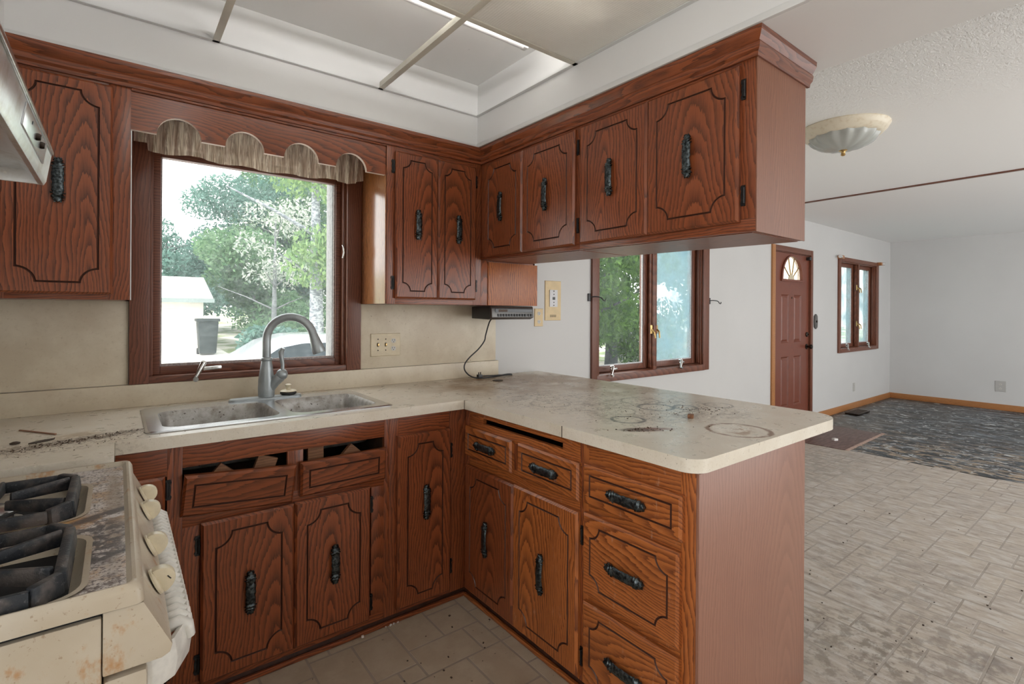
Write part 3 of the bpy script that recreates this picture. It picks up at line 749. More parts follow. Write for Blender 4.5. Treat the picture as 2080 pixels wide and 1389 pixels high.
# scalloped board over the window
vy = YF
def valance():
    x0, x1, zb, zt = 0.036, 1.056, 2.026, 2.20
    cs = [0.190, 0.423, 0.652, 0.880]; R = 0.0745
    P = [(x0, zt), (x0, zb)]
    for c in cs:
        P += [(c-R*math.cos(PI*k/16), zb+R*math.sin(PI*k/16)*1.0) for k in range(17)]
    P += [(x1, zb), (x1, zt)]
    b = MB()
    b.cur = 1; b.prism(P, lambda u, v, d: (u, vy+0.004+d, v), 0, 0.019, caps=False); b.cur = 0
    for dd in (0, 0.019): b.add([(u, vy+0.004+dd, v) for u, v in P], [tuple(range(len(P)))])
    o = b.build('window_valance_board', ['oak_x', 'raw_edge'], None, 0, 30, ((x0+x1)/2, vy, zb))
    MB().box(x0, x1, vy-0.004, vy+0.004, 2.168, 2.185).build('bead_strip', 'oak_x', o, 0.004)
    MB().box(x0, x1, vy+0.001, vy+0.021, 2.20, UT).build('top_rail', 'oak_x', o, 0.001)
    tag(o, 'oak valance board with four arched cutouts above the sink window', 'valance')
valance()
# right of the window, running on into the blind corner
cab = thing('wall_cabinet', (1.5, WALL-0.15, UB), 'oak corner wall cabinet with two narrow doors right of the sink window', 'cabinet', 'oak wall cabinets')
c = MB(); hollow(c, 1.056, 2.045, YF+0.02, WALL, UB, 1.645); hollow(c, 1.056, 1.68, YF+0.02, WALL, 1.645, UT)
c.build('carcass', 'oak_z', cab, 0.001)
for q in ((1.056, 1.106, YF, YF+0.02, UB, UT), (1.574, 1.628, YF, YF+0.02, UB, UT),): MB().box(*q).build('stile', 'oak_z', cab, 0.0015)
for q in ((1.106, 1.574, YF, YF+0.02, UB, UB+0.034), (1.106, 1.574, YF, YF+0.02, 2.140, UT),): MB().box(*q).build('rail', 'oak_x', cab, 0.0015)
MB().box(1.051, 1.0558, YF+0.004, WALL-0.001, UB+0.001, UT).build('side_panel', 'glare_oak', cab, 0.001)
MB().box(1.629, 1.676, YF+0.001, YF+0.02, UB, 1.64).build('corner_stile', 'oak_z', cab, 0.001)
MB().box(1.676, 2.046, YF-0.004, YF+0.02, UB, 1.632).build('side_panel', 'worn_z', cab, 0.0015)
door_y(cab, 1.098, 1.3385, 1.412, 2.152, YF, hz=1.79, m=0.035, r=0.042)
door_y(cab, 1.3405, 1.581, 1.412, 2.152, YF, hz=1.79, m=0.035, r=0.042)
for z in (1.49, 2.075): hinge_y(cab, 1.090, z, YF, 1); hinge_y(cab, 1.590, z, YF, 0)
# above the peninsula: two double cabinets hung from the soffit, their bottom edge sagging to the free end
XB = 1.985; YE = 0.815
def zb(y): return 1.615+(y-YE)*(1.640-1.615)/(YF-YE)
def slab_x(b, x0, x1, y0, y1, zt):
    vs = [(x0, y0, zb(y0)), (x1, y0, zb(y0)), (x1, y1, zb(y1)), (x0, y1, zb(y1)), (x0, y0, zt), (x1, y0, zt), (x1, y1, zt), (x0, y1, zt)]
    b.add(vs, [(0, 3, 2, 1), (4, 5, 6, 7), (0, 1, 5, 4), (1, 2, 6, 5), (2, 3, 7, 6), (3, 0, 4, 7)])
def pen_upper(ya, yb, doors, label, end):
    cab = thing('wall_cabinet', (XF+0.15, (ya+yb)/2, 1.63), label, 'cabinet', 'oak wall cabinets')
    b = MB(); slab_x(b, XF+0.02, XB, yb, ya, UT); b.build('carcass', 'oak_z', cab, 0.001)
    MB().box(XF, XF+0.02, ya-0.045, ya, 1.658, UT).build('stile', 'oak_z', cab, 0.001); MB().box(XF, XF+0.02, yb, yb+0.05, 1.658, UT).build('stile', 'oak_z', cab, 0.001)
    f = MB(); slab_x(f, XF, XF+0.02, yb, ya, 1.658); f.build('rail', 'oak_y', cab, 0.001)
    MB().box(XF, XF+0.02, yb+0.05, ya-0.045, 2.150, UT).build('rail', 'oak_y', cab, 0.001)
    b = MB(); vs = []
    slab_bot = [(XF+0.02, yb+0.02, zb(yb)-0.002), (XB-0.002, yb+0.02, zb(yb)-0.002), (XB-0.002, ya-0.002, zb(ya)-0.002), (XF+0.02, ya-0.002, zb(ya)-0.002)]
    b.add(slab_bot+[(x, y, z+0.004) for x, y, z in slab_bot], [(0, 3, 2, 1), (4, 5, 6, 7), (0, 1, 5, 4), (1, 2, 6, 5), (2, 3, 7, 6), (3, 0, 4, 7)])
    b.build('bottom_panel', 'underside', cab)
    for (a, c) in doors: door_x(cab, a, c, 1.648, 2.165, XF, hz=1.905, m=0.043)
    return cab
p1 = pen_upper(YF, 1.606, [(2.332, 1.997), (1.995, 1.624)], 'oak hanging cabinet with two doors nearest the corner above the counter', False)
p2 = pen_upper(1.606, YE, [(1.588, 1.2305), (1.2285, 0.864)], 'oak hanging cabinet with two doors at the free end above the peninsula', True)
MB().box(XF+0.0, XB, YE-0.004, YE, 1.613, UT).build('end_panel', 'upper_end', p2, 0.001)
for z in (1.735, 2.085): hinge_x(p1, 1.617, z, XF, 1); hinge_x(p2, 0.855, z, XF, 1)

# ------------------------------------------------------------------ base cabinets
YC, XC = 2.045, 1.31; BT = 0.888
# sink base
cab = thing('base_cabinet', (0.54, 2.37, 0), 'oak sink base cabinet with two doors and two loose tilt-out drawer fronts', 'cabinet', 'oak base cabinets')
hollow(MB(), 0.062, 0.925, YC+0.02, WALL-0.02, 0.05, BT, top=False).build('carcass', 'carcass', cab)
for q in ((0.15, 0.176, YC, YC+0.02, 0.035, BT), (0.176, 0.228, YC, YC+0.02, 0.068, 0.605), (0.512, 0.570, YC, YC+0.02, 0.655, 0.811), (0.902, 0.925, YC, YC+0.02, 0.035, BT), (0.846, 0.902, YC, YC+0.02, 0.068, 0.605),): MB().box(*q).build('stile', 'oak_z', cab, 0.0012)
for q in ((0.176, 0.902, YC, YC+0.02, 0.811, BT), (0.176, 0.902, YC+0.001, YC+0.02, 0.605, 0.655), (0.176, 0.902, YC, YC+0.02, 0.035, 0.068),): MB().box(*q).build('rail', 'oak_x', cab, 0.0012)
for cx, cz, rt_, w_ in ((0.298, 0.758, 0.70, .060), (0.440, 0.765, 0.35, .070), (0.625, 0.775, 0.0, .060), (0.770, 0.755, 0.75, .060)):
    MB().obox((cx, YC+0.035, cz), (w_, 0.02, w_), Matrix.Rotation(rt_, 3, 'Y')).build('corner_block', 'raw_wood', cab, 0.001)
door_y(cab, 0.229, 0.534, 0.060, 0.613, YC, hz=0.335)
door_y(cab, 0.536, 0.835, 0.060, 0.615, YC, hz=0.345)
for z in (0.535, 0.125): hinge_y(cab, 0.221, z, YC, 1); hinge_y(cab, 0.844, z, YC, 0)
def tilt_front(x, z, w, h, roll, tip):
    b = door_mesh(lambda u, v, d: (u-w/2, -d, v-h/2), w, h, 'rect', m=0.03)
    me = b.mesh('drawer_front', ['oak_x', 'groove'])
    o = place('drawer_front', me, (x, YC-0.004, z), cab)
    o.rotation_euler = (tip, roll, 0)
tilt_front(0.354, 0.706, 0.360, 0.143, math.radians(4.5), math.radians(7))
tilt_front(0.728, 0.702, 0.346, 0.134, math.radians(-0.6), math.radians(5))
# narrow cabinet in the inner corner
cab = thing('base_cabinet', (1.1, 2.37, 0), 'narrow oak base cabinet with one tall door in the inner corner', 'cabinet', 'oak base cabinets')
hollow(MB(), 0.925, XC+0.02, YC+0.02, WALL-0.02, 0.05, BT).build('carcass', 'carcass', cab)
for q in ((0.925, 0.968, YC, YC+0.02, 0.035, BT), (1.222, XC, YC, YC+0.02, 0.035, BT),): MB().box(*q).build('stile', 'oak_z', cab, 0.0012)
for q in ((0.968, 1.222, YC, YC+0.02, 0.795, BT), (0.968, 1.222, YC, YC+0.02, 0.035, 0.062),): MB().box(*q).build('rail', 'oak_x', cab, 0.0012)
door_y(cab, 0.958, 1.222, 0.054, 0.806, YC, hz=0.50)
for z in (0.70, 0.16): hinge_y(cab, 1.231, z, YC, 0)
# cabinet beside the stove
cab = thing('base_cabinet', (0.0, 2.37, 0), 'oak base cabinet half hidden behind the stove with black hinges', 'cabinet', 'oak base cabinets')
hollow(MB(), -0.62, 0.060, YC+0.02, WALL-0.02, 0.05, BT).build('carcass', 'carcass', cab)
for q in ((0.133, 0.15, YC, YC+0.02, 0.035, BT), (-0.62, -0.02, YC, YC+0.02, 0.035, BT),): MB().box(*q).build('stile', 'oak_z', cab, 0.0012)
for q in ((-0.02, 0.133, YC, YC+0.02, 0.790, BT), (-0.02, 0.133, YC, YC+0.02, 0.035, 0.068),): MB().box(*q).build('rail', 'oak_x', cab, 0.0012)
door_y(cab, -0.13, 0.127, 0.060, 0.795, YC, handle=False)
for z in (0.745, 0.14): hinge_y(cab, 0.136, z, YC, 0)
c = MB(); c.box(-0.62, -0.012, 1.86, 2.04, 0.035, 0.886); c.build('filler_panel', 'oak_z', cab, 0.001)
# peninsula: doors and drawers
cab = thing('base_cabinet', (1.6, 1.65, 0), 'worn oak peninsula cabinet with two drawers over two doors and a dark slot', 'cabinet', 'oak base cabinets')
XR = 1.99
hollow(MB(), XC+0.02, XR, 1.268, WALL-0.02, 0.05, BT, open_side='x0').build('carcass', 'carcass', cab)
for q in ((XC, XC+0.02, 2.005, YC, 0.035, BT), (XC, XC+0.02, 1.62, 1.665, 0.690, 0.800), (XC, XC+0.02, 1.268, 1.282, 0.035, BT),): MB().box(*q).build('stile', 'oak_z', cab, 0.0012)
for q in ((XC, XC+0.02, 1.282, 2.005, 0.862, BT), (XC, XC+0.02, 1.282, 1.373, 0.838, 0.862), (XC, XC+0.02, 1.895, 2.005, 0.838, 0.862), (XC, XC+0.02, 1.282, 2.005, 0.800, 0.838), (XC, XC+0.02, 1.282, 2.005, 0.630, 0.690), (XC, XC+0.02, 1.282, 2.005, 0.035, 0.066),): MB().box(*q).build('rail', 'worn_y', cab, 0.0012)
door_x(cab, 2.018, 1.664, 0.676, 0.812, XC, 'worn_y', 'rect', 'h', 'drawer_front', m=0.03)
door_x(cab, 1.622, 1.274, 0.676, 0.812, XC, 'worn_y', 'rect', 'h', 'drawer_front', m=0.03)
door_x(cab, 2.012, 1.650, 0.052, 0.632, XC, 'oak_z', hz=0.345)
door_x(cab, 1.648, 1.276, 0.052, 0.636, XC, 'worn_z', hz=0.345)
for z in (0.555, 0.125): hinge_x(cab, 1.272, z, XC, 1)
# peninsula: drawer stack at the free end
cab = thing('base_cabinet', (1.6, 1.05, 0), 'worn oak peninsula cabinet with a stack of three drawers at the free end', 'cabinet', 'oak base cabinets')
hollow(MB(), XC+0.02, XR, 0.827, 1.268, 0.05, BT, open_side='x0').build('carcass', 'carcass', cab)
for q in ((XC, XC+0.02, 1.240, 1.2675, 0.035, BT), (XC, XC+0.02, 0.822, 0.872, 0.035, BT),): MB().box(*q).build('stile', 'worn_z', cab, 0.0012)
for q in ((XC, XC+0.02, 0.872, 1.240, 0.800, BT), (XC, XC+0.02, 0.872, 1.240, 0.035, 0.066), (XC, XC+0.02, 0.872, 1.240, 0.64, 0.68), (XC, XC+0.02, 0.872, 1.240, 0.335, 0.375),): MB().box(*q).build('rail', 'worn_y', cab, 0.0012)
door_x(cab, 1.250, 0.857, 0.680, 0.817, XC, 'worn_y', 'rect', 'h', 'drawer_front', m=0.03)
door_x(cab, 1.250, 0.866, 0.366, 0.648, XC, 'worn_y', 'scallop', 'h', 'drawer_front', m=0.033, r=0.042)
door_x(cab, 1.250, 0.866, 0.052, 0.338, XC, 'worn_y', 'scallop', 'h', 'drawer_front', m=0.033, r=0.042)
MB().box(XC+0.0, 2.0, 0.812, 0.8215, 0.0, BT).build('end_panel', 'glare_veneer_z', cab, 0.001)
MB().box(XC+0.001, XR, 0.8225, 0.827, 0.0, BT).build('side_backing', 'carcass', cab)
# plinths and shoe moulding along the floor
b = MB(); b.box(0.036, XC+0.02, YC+0.004, YC+0.02, 0.0, 0.034); struct(b.build('trim_5', 'oak_dark', None, 0.001), 'dark plinth under the sink cabinets')
b = MB(); b.box(XC+0.004, XC+0.02, 0.824, YC+0.004, 0.0, 0.034); struct(b.build('trim_6', 'oak_dark', None, 0.001), 'dark plinth under the peninsula drawers')
b = MB(); b.box(0.036, XC-0.002, YC-0.010, YC+0.003, 0.0, 0.018); struct(b.build('trim_7', 'oak_x', None, 0.004), 'brown shoe moulding along the floor below the sink cabinets')
b = MB(); b.box(XC-0.010, XC+0.003, 0.824, YC-0.010, 0.0, 0.018); struct(b.build('trim_8', 'worn_y', None, 0.004), 'brown shoe moulding along the floor below the peninsula')

# ------------------------------------------------------------------ countertop
def rrect(x0, x1, y0, y1, r, n=6):
    P = []
    for cx, cy, a in ((x1-r, y0+r, -PI/2), (x1-r, y1-r, 0), (x0+r, y1-r, PI/2), (x0+r, y0+r, PI)):
        P += [(cx+r*math.cos(a+PI/2*k/n), cy+r*math.sin(a+PI/2*k/n)) for k in range(n+1)]
    return P
def plate(b, outer, holes, z0, z1, top=0, side=0, bottom=True, hole_walls=True):
    bm = bmesh.new(); ed = []
    for loop in [outer]+holes:
        vs = [bm.verts.new((x, y, 0)) for x, y in loop]
        ed += [bm.edges.new((vs[i], vs[(i+1) % len(vs)])) for i in range(len(vs))]
    bmesh.ops.triangle_fill(bm, use_beauty=True, use_dissolve=False, edges=ed)
    bm.verts.index_update()
    P = [(v.co.x, v.co.y) for v in bm.verts]; F = [tuple(v.index for v in f.verts) for f in bm.faces]; bm.free()
    b.cur = top; b.add([(x, y, z1) for x, y in P], F)
    if bottom: b.add([(x, y, z0) for x, y in P], [f[::-1] for f in F])
    b.cur = side
    for loop in [outer]+(holes if hole_walls else []):
        b.loft([[(x, y, z0) for x, y in loop], [(x, y, z1) for x, y in loop]], cap=False)
    b.cur = 0
CT = 0.93; X2 = 2.345; Y1 = 0.805; X1 = 1.288; YFR = 2.020
def arc(cx, cy, r, a0, a1, n=10): return [(cx+r*math.cos(a0+(a1-a0)*k/n), cy+r*math.sin(a0+(a1-a0)*k/n)) for k in range(n+1)]
outer = [(-0.62, 2.715), (-0.62, 1.845), (-0.006, 1.845), (-0.006, YFR), (X1, YFR)]
outer += arc(X1+0.06, Y1+0.06, 0.06, PI, 1.5*PI) + arc(X2-0.13, Y1+0.13, 0.13, 1.5*PI, 2*PI)+[(X2, 2.715)]
ct = thing('countertop', (1.0, 2.3, 0.89), 'stained cream laminate countertop forming the sink run and peninsula', 'countertop')
b = MB(); plate(b, outer, [rrect(0.098, 0.940, 2.105, 2.585, 0.04)], 0.889, CT, 0, 1)
b.build('worktop', ['counter_laminate', 'counter_laminate'], ct, 0, 25)
b = MB(); b.box(-0.62, 1.985, 2.697, 2.7195, CT, 1.026); b.build('upstand', 'splash_laminate', ct, 0.003)
MB().box(X1-0.0012, X1+0.001, 1.354, 1.357, 0.889, CT+0.0004).build('seam', 'lid_dark', ct)
MB().box(X1-0.001, X1+0.02, YFR-0.004, YFR-0.001, 0.889, CT+0.0003).build('seam', 'lid_dark', ct)
MB().box(-0.0065, -0.0035, 1.846, YFR, 0.86, CT-0.001).build('metal_strip', 'chrome', ct)
bs = MB().box(-0.62, 0.036, 2.713, 2.7198, 1.0275, 1.40).build('backsplash_panel', 'splash_laminate', None, 0.001, 30, (-0.3, 2.716, 1.03))
tag(bs, 'cream laminate backsplash panel left of the sink window', 'backsplash')
bs = MB().box(1.052, 1.972, 2.713, 2.7198, 1.0275, 1.40).build('backsplash_panel', 'splash_laminate', None, 0.001, 30, (1.5, 2.716, 1.03))
tag(bs, 'stained cream laminate backsplash panel between window and white wall', 'backsplash')

# ------------------------------------------------------------------ sink, faucet, stopper
sk = thing('kitchen_sink', (0.52, 2.34, 0.93), 'stainless steel double bowl sink set in the countertop', 'sink')
B1 = (0.125, 0.515, 2.130, 2.480); B2 = (0.560, 0.915, 2.130, 2.500)
b = MB(); o_ = rrect(0.075, 0.965, 2.080, 2.610, 0.03)
plate(b, rrect(0.083, 0.957, 2.088, 2.602, 0.028), [rrect(*B1, 0.055), rrect(*B2, 0.055)], 0.930, 0.937, 0, 0, bottom=False, hole_walls=False)
b.loft([[(x, y, 0.9305) for x, y in o_], [(x, y, 0.9335) for x, y in o_], [(x, y, 0.937) for x, y in rrect(0.083, 0.957, 2.088, 2.602, 0.028)]], cap=False)
b.build('rim', 'steel', sk, 0, 40)
for q in (B1, B2):
    x0, x1, y0, y1 = q
    rings = []
    for ins, z, r in ((0, .937, .055), (.004, .930, .052), (.009, .915, .05), (.018, .80, .05), (.03, .772, .05), (.06, .762, .04), (.12, .760, .03)):
        rings.append([(x, y, z) for x, y in rrect(x0+ins, x1-ins, y0+ins, y1-ins, r)])
    b = MB(); b.loft(rings, cap=False); b.add(rings[-1], [tuple(range(len(rings[-1])))])
    bowl = b.build('bowl', 'sink_bowl_steel', sk, 0, 50)
    cx, cy = (x0+x1)/2, (y0+y1)/2
    MB().lathe([(.045, .761), (.043, .764), (.030, .762), (.028, .757), (.001, .756)], (cx, cy, 0), 20).build('drain', 'chrome', bowl, 0, 40)
FX, FY, FZ = 0.548, 2.565, 0.937
fa = thing('kitchen_faucet', (FX, FY, FZ), 'grey metal pull-down faucet with high arc spout at the sink', 'faucet')
b = MB(); b.loft([[(x, y, z) for x, y in rrect(FX-.155+i, FX+.155-i, FY-.030+i, FY+.030-i, .029-i)] for z, i in ((FZ, 0), (FZ+.006, 0), (FZ+.010, .004))])
b.build('deck_plate', 'faucet_metal', fa, 0, 40)
b = MB(); b.lathe([(.034, .010), (.035, .02), (.036, .05), (.034, .09), (.028, .135), (.0235, .165), (.022, .175), (.025, .178), (.026, .184), (.024, .190), (.019, .192)], (FX, FY, FZ), 28)
b.build('body', 'faucet_metal', fa, 0, 50)
SD = Vector((0.86, -0.51, 0)).normalized(); SR = 0.105
pts = [Vector((FX, FY, FZ+0.188)), Vector((FX, FY, FZ+.24)), Vector((FX, FY, FZ+.275))]
for k in range(1, 15):
    a = PI*k/14*0.93
    pts.append(Vector((FX, FY, FZ+.275))+SD*(SR*(1-math.cos(a)))+Vector((0, 0, 1))*SR*math.sin(a))
b = MB(); b.tube(pts, .0185, 18); b.build('spout', 'faucet_metal', fa, 0, 60)
tip = pts[-1]; dr = (pts[-1]-pts[-2]).normalized()
b = MB(); b.tube([tip, tip+dr*.012, tip+dr*.02, tip+dr*.05, tip+dr*.085, tip+dr*.092], [.0195, .0205, .022, .026, .029, .026], 20); b.build('spray_head', 'faucet_metal', fa, 0, 50)
b = MB(); b.tube([(FX+.012, FY-.008, FZ+.045), (FX+.03, FY-.02, FZ+.075), (FX+.050, FY-.035, FZ+.100), (FX+.056, FY-.040, FZ+.108)], [.022, .023, .024, .020], 16)
b.sphere((FX+.058, FY-.040, FZ+.112), .026, 16); b.build('handle_hub', 'faucet_metal', fa, 0, 60)
b = MB(); b.tube([(FX+.060, FY-.042, FZ+.128), (FX+.060, FY-.044, FZ+.16), (FX+.054, FY-.044, FZ+.195), (FX+.052, FY-.044, FZ+.215), (FX+.060, FY-.05, FZ+.235)], [.009, .0085, .010, .012, .009], 12); b.build('lever', 'faucet_metal', fa, 0, 60)
st = thing('drain_stopper', (0.645, 2.568, 0.948), 'round black sink stopper with cream knob beside the faucet', 'stopper')
MB().lathe([(.030, 0.0), (.036, .004), (.036, .010), (.034, .013)], (0.645, 2.568, 0.948), 24).build('rubber_disc', 'rubber', st, 0, 40)
MB().lathe([(.036, .0135), (.037, .016), (.030, .021), (.012, .024)], (0.645, 2.568, 0.948), 24).build('cap_plate', 'cream_knob', st, 0, 40)
MB().lathe([(.010, .022), (.009, .034), (.014, .040), (.014, .046), (.008, .049)], (0.645, 2.568, 0.948), 16).build('knob', 'cream_knob', st, 0, 40)

# ------------------------------------------------------------------ windows and door
def crank(parent, x, z, y, side=-1, mt='chrome'):
    b = MB(); b.obox((x+.075, y+.012, z+.018), (.075, .014, .016), Matrix.Rotation(-0.05, 3, 'Y'))
    c = b.build('crank_cover', mt, parent, 0.004)
    b = MB(); b.tube([(x+.038, y+.008, z+.04), (x+.036, y-.012, z+.043)], .013, 12)
    b.tube([(x+.037, y-.014, z+.046), (x+.02, y-.022, z+.012), (x+.004, y-.026, z-.020)], [.0115, .0105, .008], 10)
    b.tube([(x+.004, y-.024, z-.022), (x+.004, y-.045, z-.024)], [.009, .011], 12)
    b.build('crank_handle', mt, c, 0, 50)
# sink window
w = thing('window_1', (0.54, WALL, 1.03), None, None); struct(w, 'oak framed casement window above the sink')
b = MB(); b.box(0.038, 0.108, 2.694, 2.7198, 1.027, 2.12); b.build('casing', 'casing_z', w, 0.003)
b = MB(); b.box(0.972, 1.050, 2.694, 2.7198, 1.027, 2.12); b.build('casing', 'casing_z', w, 0.003)
b = MB(); b.box(0.108, 0.972, 2.694, 2.7198, 2.07, 2.14); b.build('casing', 'casing_x', w, 0.003)
b = MB(); b.box(0.108, 0.972, 2.699, 2.80, 1.027, 1.056); b.build('sill', 'casing_x', w, 0.003)
b = MB(); b.box(0.102, 0.122, 2.722, 2.86, 1.056, 2.08); b.build('jamb', 'casing_z', w, 0.003)
b = MB(); b.box(0.958, 0.978, 2.722, 2.86, 1.056, 2.08); b.build('jamb', 'casing_z', w, 0.003)
sa = MB(); sa.box(0.122, 0.150, 2.755, 2.795, 1.056, 2.08); sa.box(0.930, 0.958, 2.755, 2.795, 1.056, 2.08); sa.box(0.150, 0.930, 2.755, 2.795, 1.056, 1.092); sa.box(0.150, 0.930, 2.755, 2.795, 2.03, 2.08)
sash = sa.build('sash', 'casing_x', w, 0.003)
MB().box(0.150, 0.930, 2.780, 2.784, 1.092, 2.03).build('glass', 'dirty_glass', sash)
for q in ((0.150, 0.156, 1.104, 2.03), (0.924, 0.930, 1.104, 2.03), (0.150, 0.930, 1.092, 1.104)): MB().box(q[0], q[1], 2.768, 2.780, q[2], q[3]).build('glazing_bead', 'dusty_stop', sash, 0.001)
sp_ = MB(); sp_.box(0.926, 0.965, 2.800, 2.90, 1.05, 2.08); sp_.build('outer_jamb', 'outer_vinyl', w, 0.002)
sp_ = MB(); sp_.box(0.118, 0.152, 2.800, 2.90, 1.05, 2.08); sp_.build('outer_jamb', 'pink_stucco', w, 0.001)
crank(w, 0.272, 1.062, 2.690)
b = MB(); b.tube([(0.955, 2.725, 1.70), (0.955, 2.705, 1.69), (0.957, 2.70, 1.66), (0.955, 2.712, 1.63)], [.004, .005, .005, .006], 8); b.build('sash_lock', 'chrome', w, 0, 50)

def casement_pair(idx, O, lab, glass, locks):
    x0, x1, z0, z1 = O; xm = (x0+x1)/2
    w = thing('window_%d' % idx, (xm, WALL, z0), None, None); struct(w, lab)
    cw = 0.075
    MB().box(x0-cw, x0+.004, 2.700, 2.7198, z0-.05, z1+.05).build('casing', 'casing_z', w, 0.003)
    MB().box(x1-.004, x1+cw+.02, 2.700, 2.7198, z0-.05, z1+.05).build('casing', 'casing_z', w, 0.003)
    MB().box(x0, x1, 2.699, 2.7198, z1-.004, z1+.05).build('casing', 'casing_x', w, 0.003)
    b = MB(); P = [(0, 0), (0.16, 0.012), (0.16, -0.02), (0.02, -0.06), (0, -0.055)]
    b.prism(P, lambda u, v, d: (d, 2.698+u, z0+0.004+v), x0-0.02, x1+0.02); b.build('sill', 'casing_x', w, 0.002)
    MB().box(x0-.001, x0+.018, 2.7205, 2.87, z0, z1).build('jamb', 'casing_z', w, 0.002)
    MB().box(x1-.018, x1+.001, 2.7205, 2.87, z0, z1).build('jamb', 'casing_z', w, 0.002)
    MB().box(x0, x1, 2.7205, 2.87, z1-.018, z1).build('jamb', 'casing_x', w, 0.002)
    MB().box(xm-.022, xm+.022, 2.715, 2.87, z0+.002, z1-.018).build('mullion', 'casing_z', w, 0.003)
    for k, (a, c) in enumerate(((x0+.018, xm-.022), (xm+.022, x1-.018))):
        s = MB(); y0, y1 = 2.775, 2.815; t = 0.058
        s.box(a, a+t, y0, y1, z0+.014, z1-.018); s.box(c-t, c, y0, y1, z0+.014, z1-.018)
        s.box(a+t, c-t, y0, y1, z0+.014, z0+.06); s.box(a+t, c-t, y0, y1, z1-.07, z1-.018)
        sash = s.build('sash', 'casing_z', w, 0.003)
        MB().box(a+t, c-t, 2.798, 2.802, z0+.06, z1-.07).build('glass', glass[k], sash)
        for q in ((a+t, a+t+.012, z0+.07, z1-.07), (c-t-.012, c-t, z0+.07, z1-.07), (a+t, c-t, z0+.06, z0+.07)): MB().box(q[0], q[1], 2.786, 2.797, q[2], q[3]).build('glazing_bead', 'white_vinyl', sash, 0.001)
        for xx in (a, c-.014): MB().box(xx, xx+.014, 2.735, 2.765, z0+.02, z1-.02).build('stop', 'casing_z', w, 0.003)
    for z in locks:
        for sx in (-1, 1):
            b = MB(); b.obox((xm+sx*.034, 2.728, z), (.022, .012, .075), None); b.tube([(xm+sx*.034, 2.72, z), (xm+sx*.034, 2.70, z-.02), (xm+sx*.03, 2.69, z-.075)], [.008, .008, .006], 8)
            b.build('sash_lock', 'brass', w, 0.003)
    return w
w2 = casement_pair(2, W2, 'brown double casement window behind the peninsula counter', ('clear_glass', 'hazy_blue_glass'), (1.20,))
crank(w2, 3.07, 0.872, 2.700); crank(w2, 4.02, 0.872, 2.715)
w3 = casement_pair(3, W3, 'brown double casement window in the living room beside the door', ('hazy_blue_glass', 'hazy_blue_glass'), (1.20, 1.72))
crank(w3, 7.92, 0.875, 2.700); crank(w3, 8.72, 0.875, 2.700)

d = thing('door_1', (6.33, WALL, 0), None, None); struct(d, 'reddish brown front door with fan light and four panels')
MB().box(5.795, 5.868, 2.700, 2.7198, 0, 2.125).build('casing', 'pine_x', d, 0.003)
MB().box(6.800, 6.862, 2.700, 2.7198, 0, 2.125).build('casing', 'casing_z', d, 0.003)
MB().box(5.868, 6.800, 2.700, 2.7198, 2.062, 2.125).build('casing', 'casing_x', d, 0.003)
MB().box(5.842, 5.872, 2.7205, 2.86, 0, 2.08).build('jamb', 'casing_z', d, 0.002); MB().box(6.798, 6.828, 2.7205, 2.86, 0, 2.08).build('jamb', 'casing_z', d, 0.002)
MB().box(5.872, 6.798, 2.7205, 2.86, 2.055, 2.083).build('jamb', 'casing_x', d, 0.002)
LX0, LX1, LY = 5.876, 6.794, 2.728
def fanpoly(cx, z0, a, h, n=16): return [(cx+a*math.cos(PI*k/n), z0+h*math.sin(PI*k/n)**0.9) for k in range(n+1)]
b = MB()
hole = fanpoly(6.335, 1.742, 0.262, 0.285)
bm_o = [(LX0, 0.012), (LX1, 0.012), (LX1, 2.052), (LX0, 2.052)]
panels = [(6.062, 6.262), (6.392, 6.592)]
rects = [[(a, lo), (c, lo), (c, hi), (a, hi)] for a, c in panels for lo, hi in ((1.00, 1.565), (0.245, 0.835))]
def plate_v(b, outer, holes, y, yb):
    bm = bmesh.new(); ed = []
    for loop in [outer]+holes:
        vs = [bm.verts.new((x, z, 0)) for x, z in loop]; ed += [bm.edges.new((vs[i], vs[(i+1) % len(vs)])) for i in range(len(vs))]
    bmesh.ops.triangle_fill(bm, use_beauty=True, use_dissolve=False, edges=ed); bm.verts.index_update()
    P = [(v.co.x, v.co.y) for v in bm.verts]; F = [tuple(v.index for v in f.verts) for f in bm.faces]; bm.free()
    b.add([(x, y, z) for x, z in P], F); b.add([(x, yb, z) for x, z in P], [f[::-1] for f in F])
    for loop in [outer]+holes: b.loft([[(x, y, z) for x, z in loop], [(x, yb, z) for x, z in loop]], cap=False)
plate_v(b, bm_o, [hole]+rects, LY, LY+0.042)
leaf = b.build('leaf', 'red_door', d, 0, 25)
for (a, c) in panels:
    for lo, hi in ((1.00, 1.565), (0.245, 0.835)):
        b = MB(); R = lambda i: [(a+i, lo+i), (c-i, lo+i), (c-i, hi-i), (a+i, hi-i)]
        rr = [(0.0, 0.0), (0.010, 0.012), (0.016, 0.014), (0.038, 0.004), (0.040, 0.004)]
        b.loft([[(x, LY+dd, z) for x, z in R(i)] for i, dd in rr], cap=False); b.add([(x, LY+.004, z) for x, z in R(.040)], [(0, 1, 2, 3)])
        b.build('panel', 'red_door', leaf, 0, 20)
b = MB(); o_ = fanpoly(6.335, 1.722, 0.292, 0.315); i_ = fanpoly(6.335, 1.746, 0.255, 0.275)
b.loft([[(x, LY-0.0005, z) for x, z in o_], [(x, LY-.016, z) for x, z in o_], [(x, LY-.016, z) for x, z in i_], [(x, LY+.01, z) for x, z in i_]], cap=False); b.build('fan_frame', 'red_door', leaf, 0, 30)
b = MB(); b.prism(fanpoly(6.335, 1.744, 0.258, 0.278), lambda u, v, q: (u, LY+q, v), 0.016, 0.020); b.build('fan_glass', 'fan_glass', leaf, 0, 0)
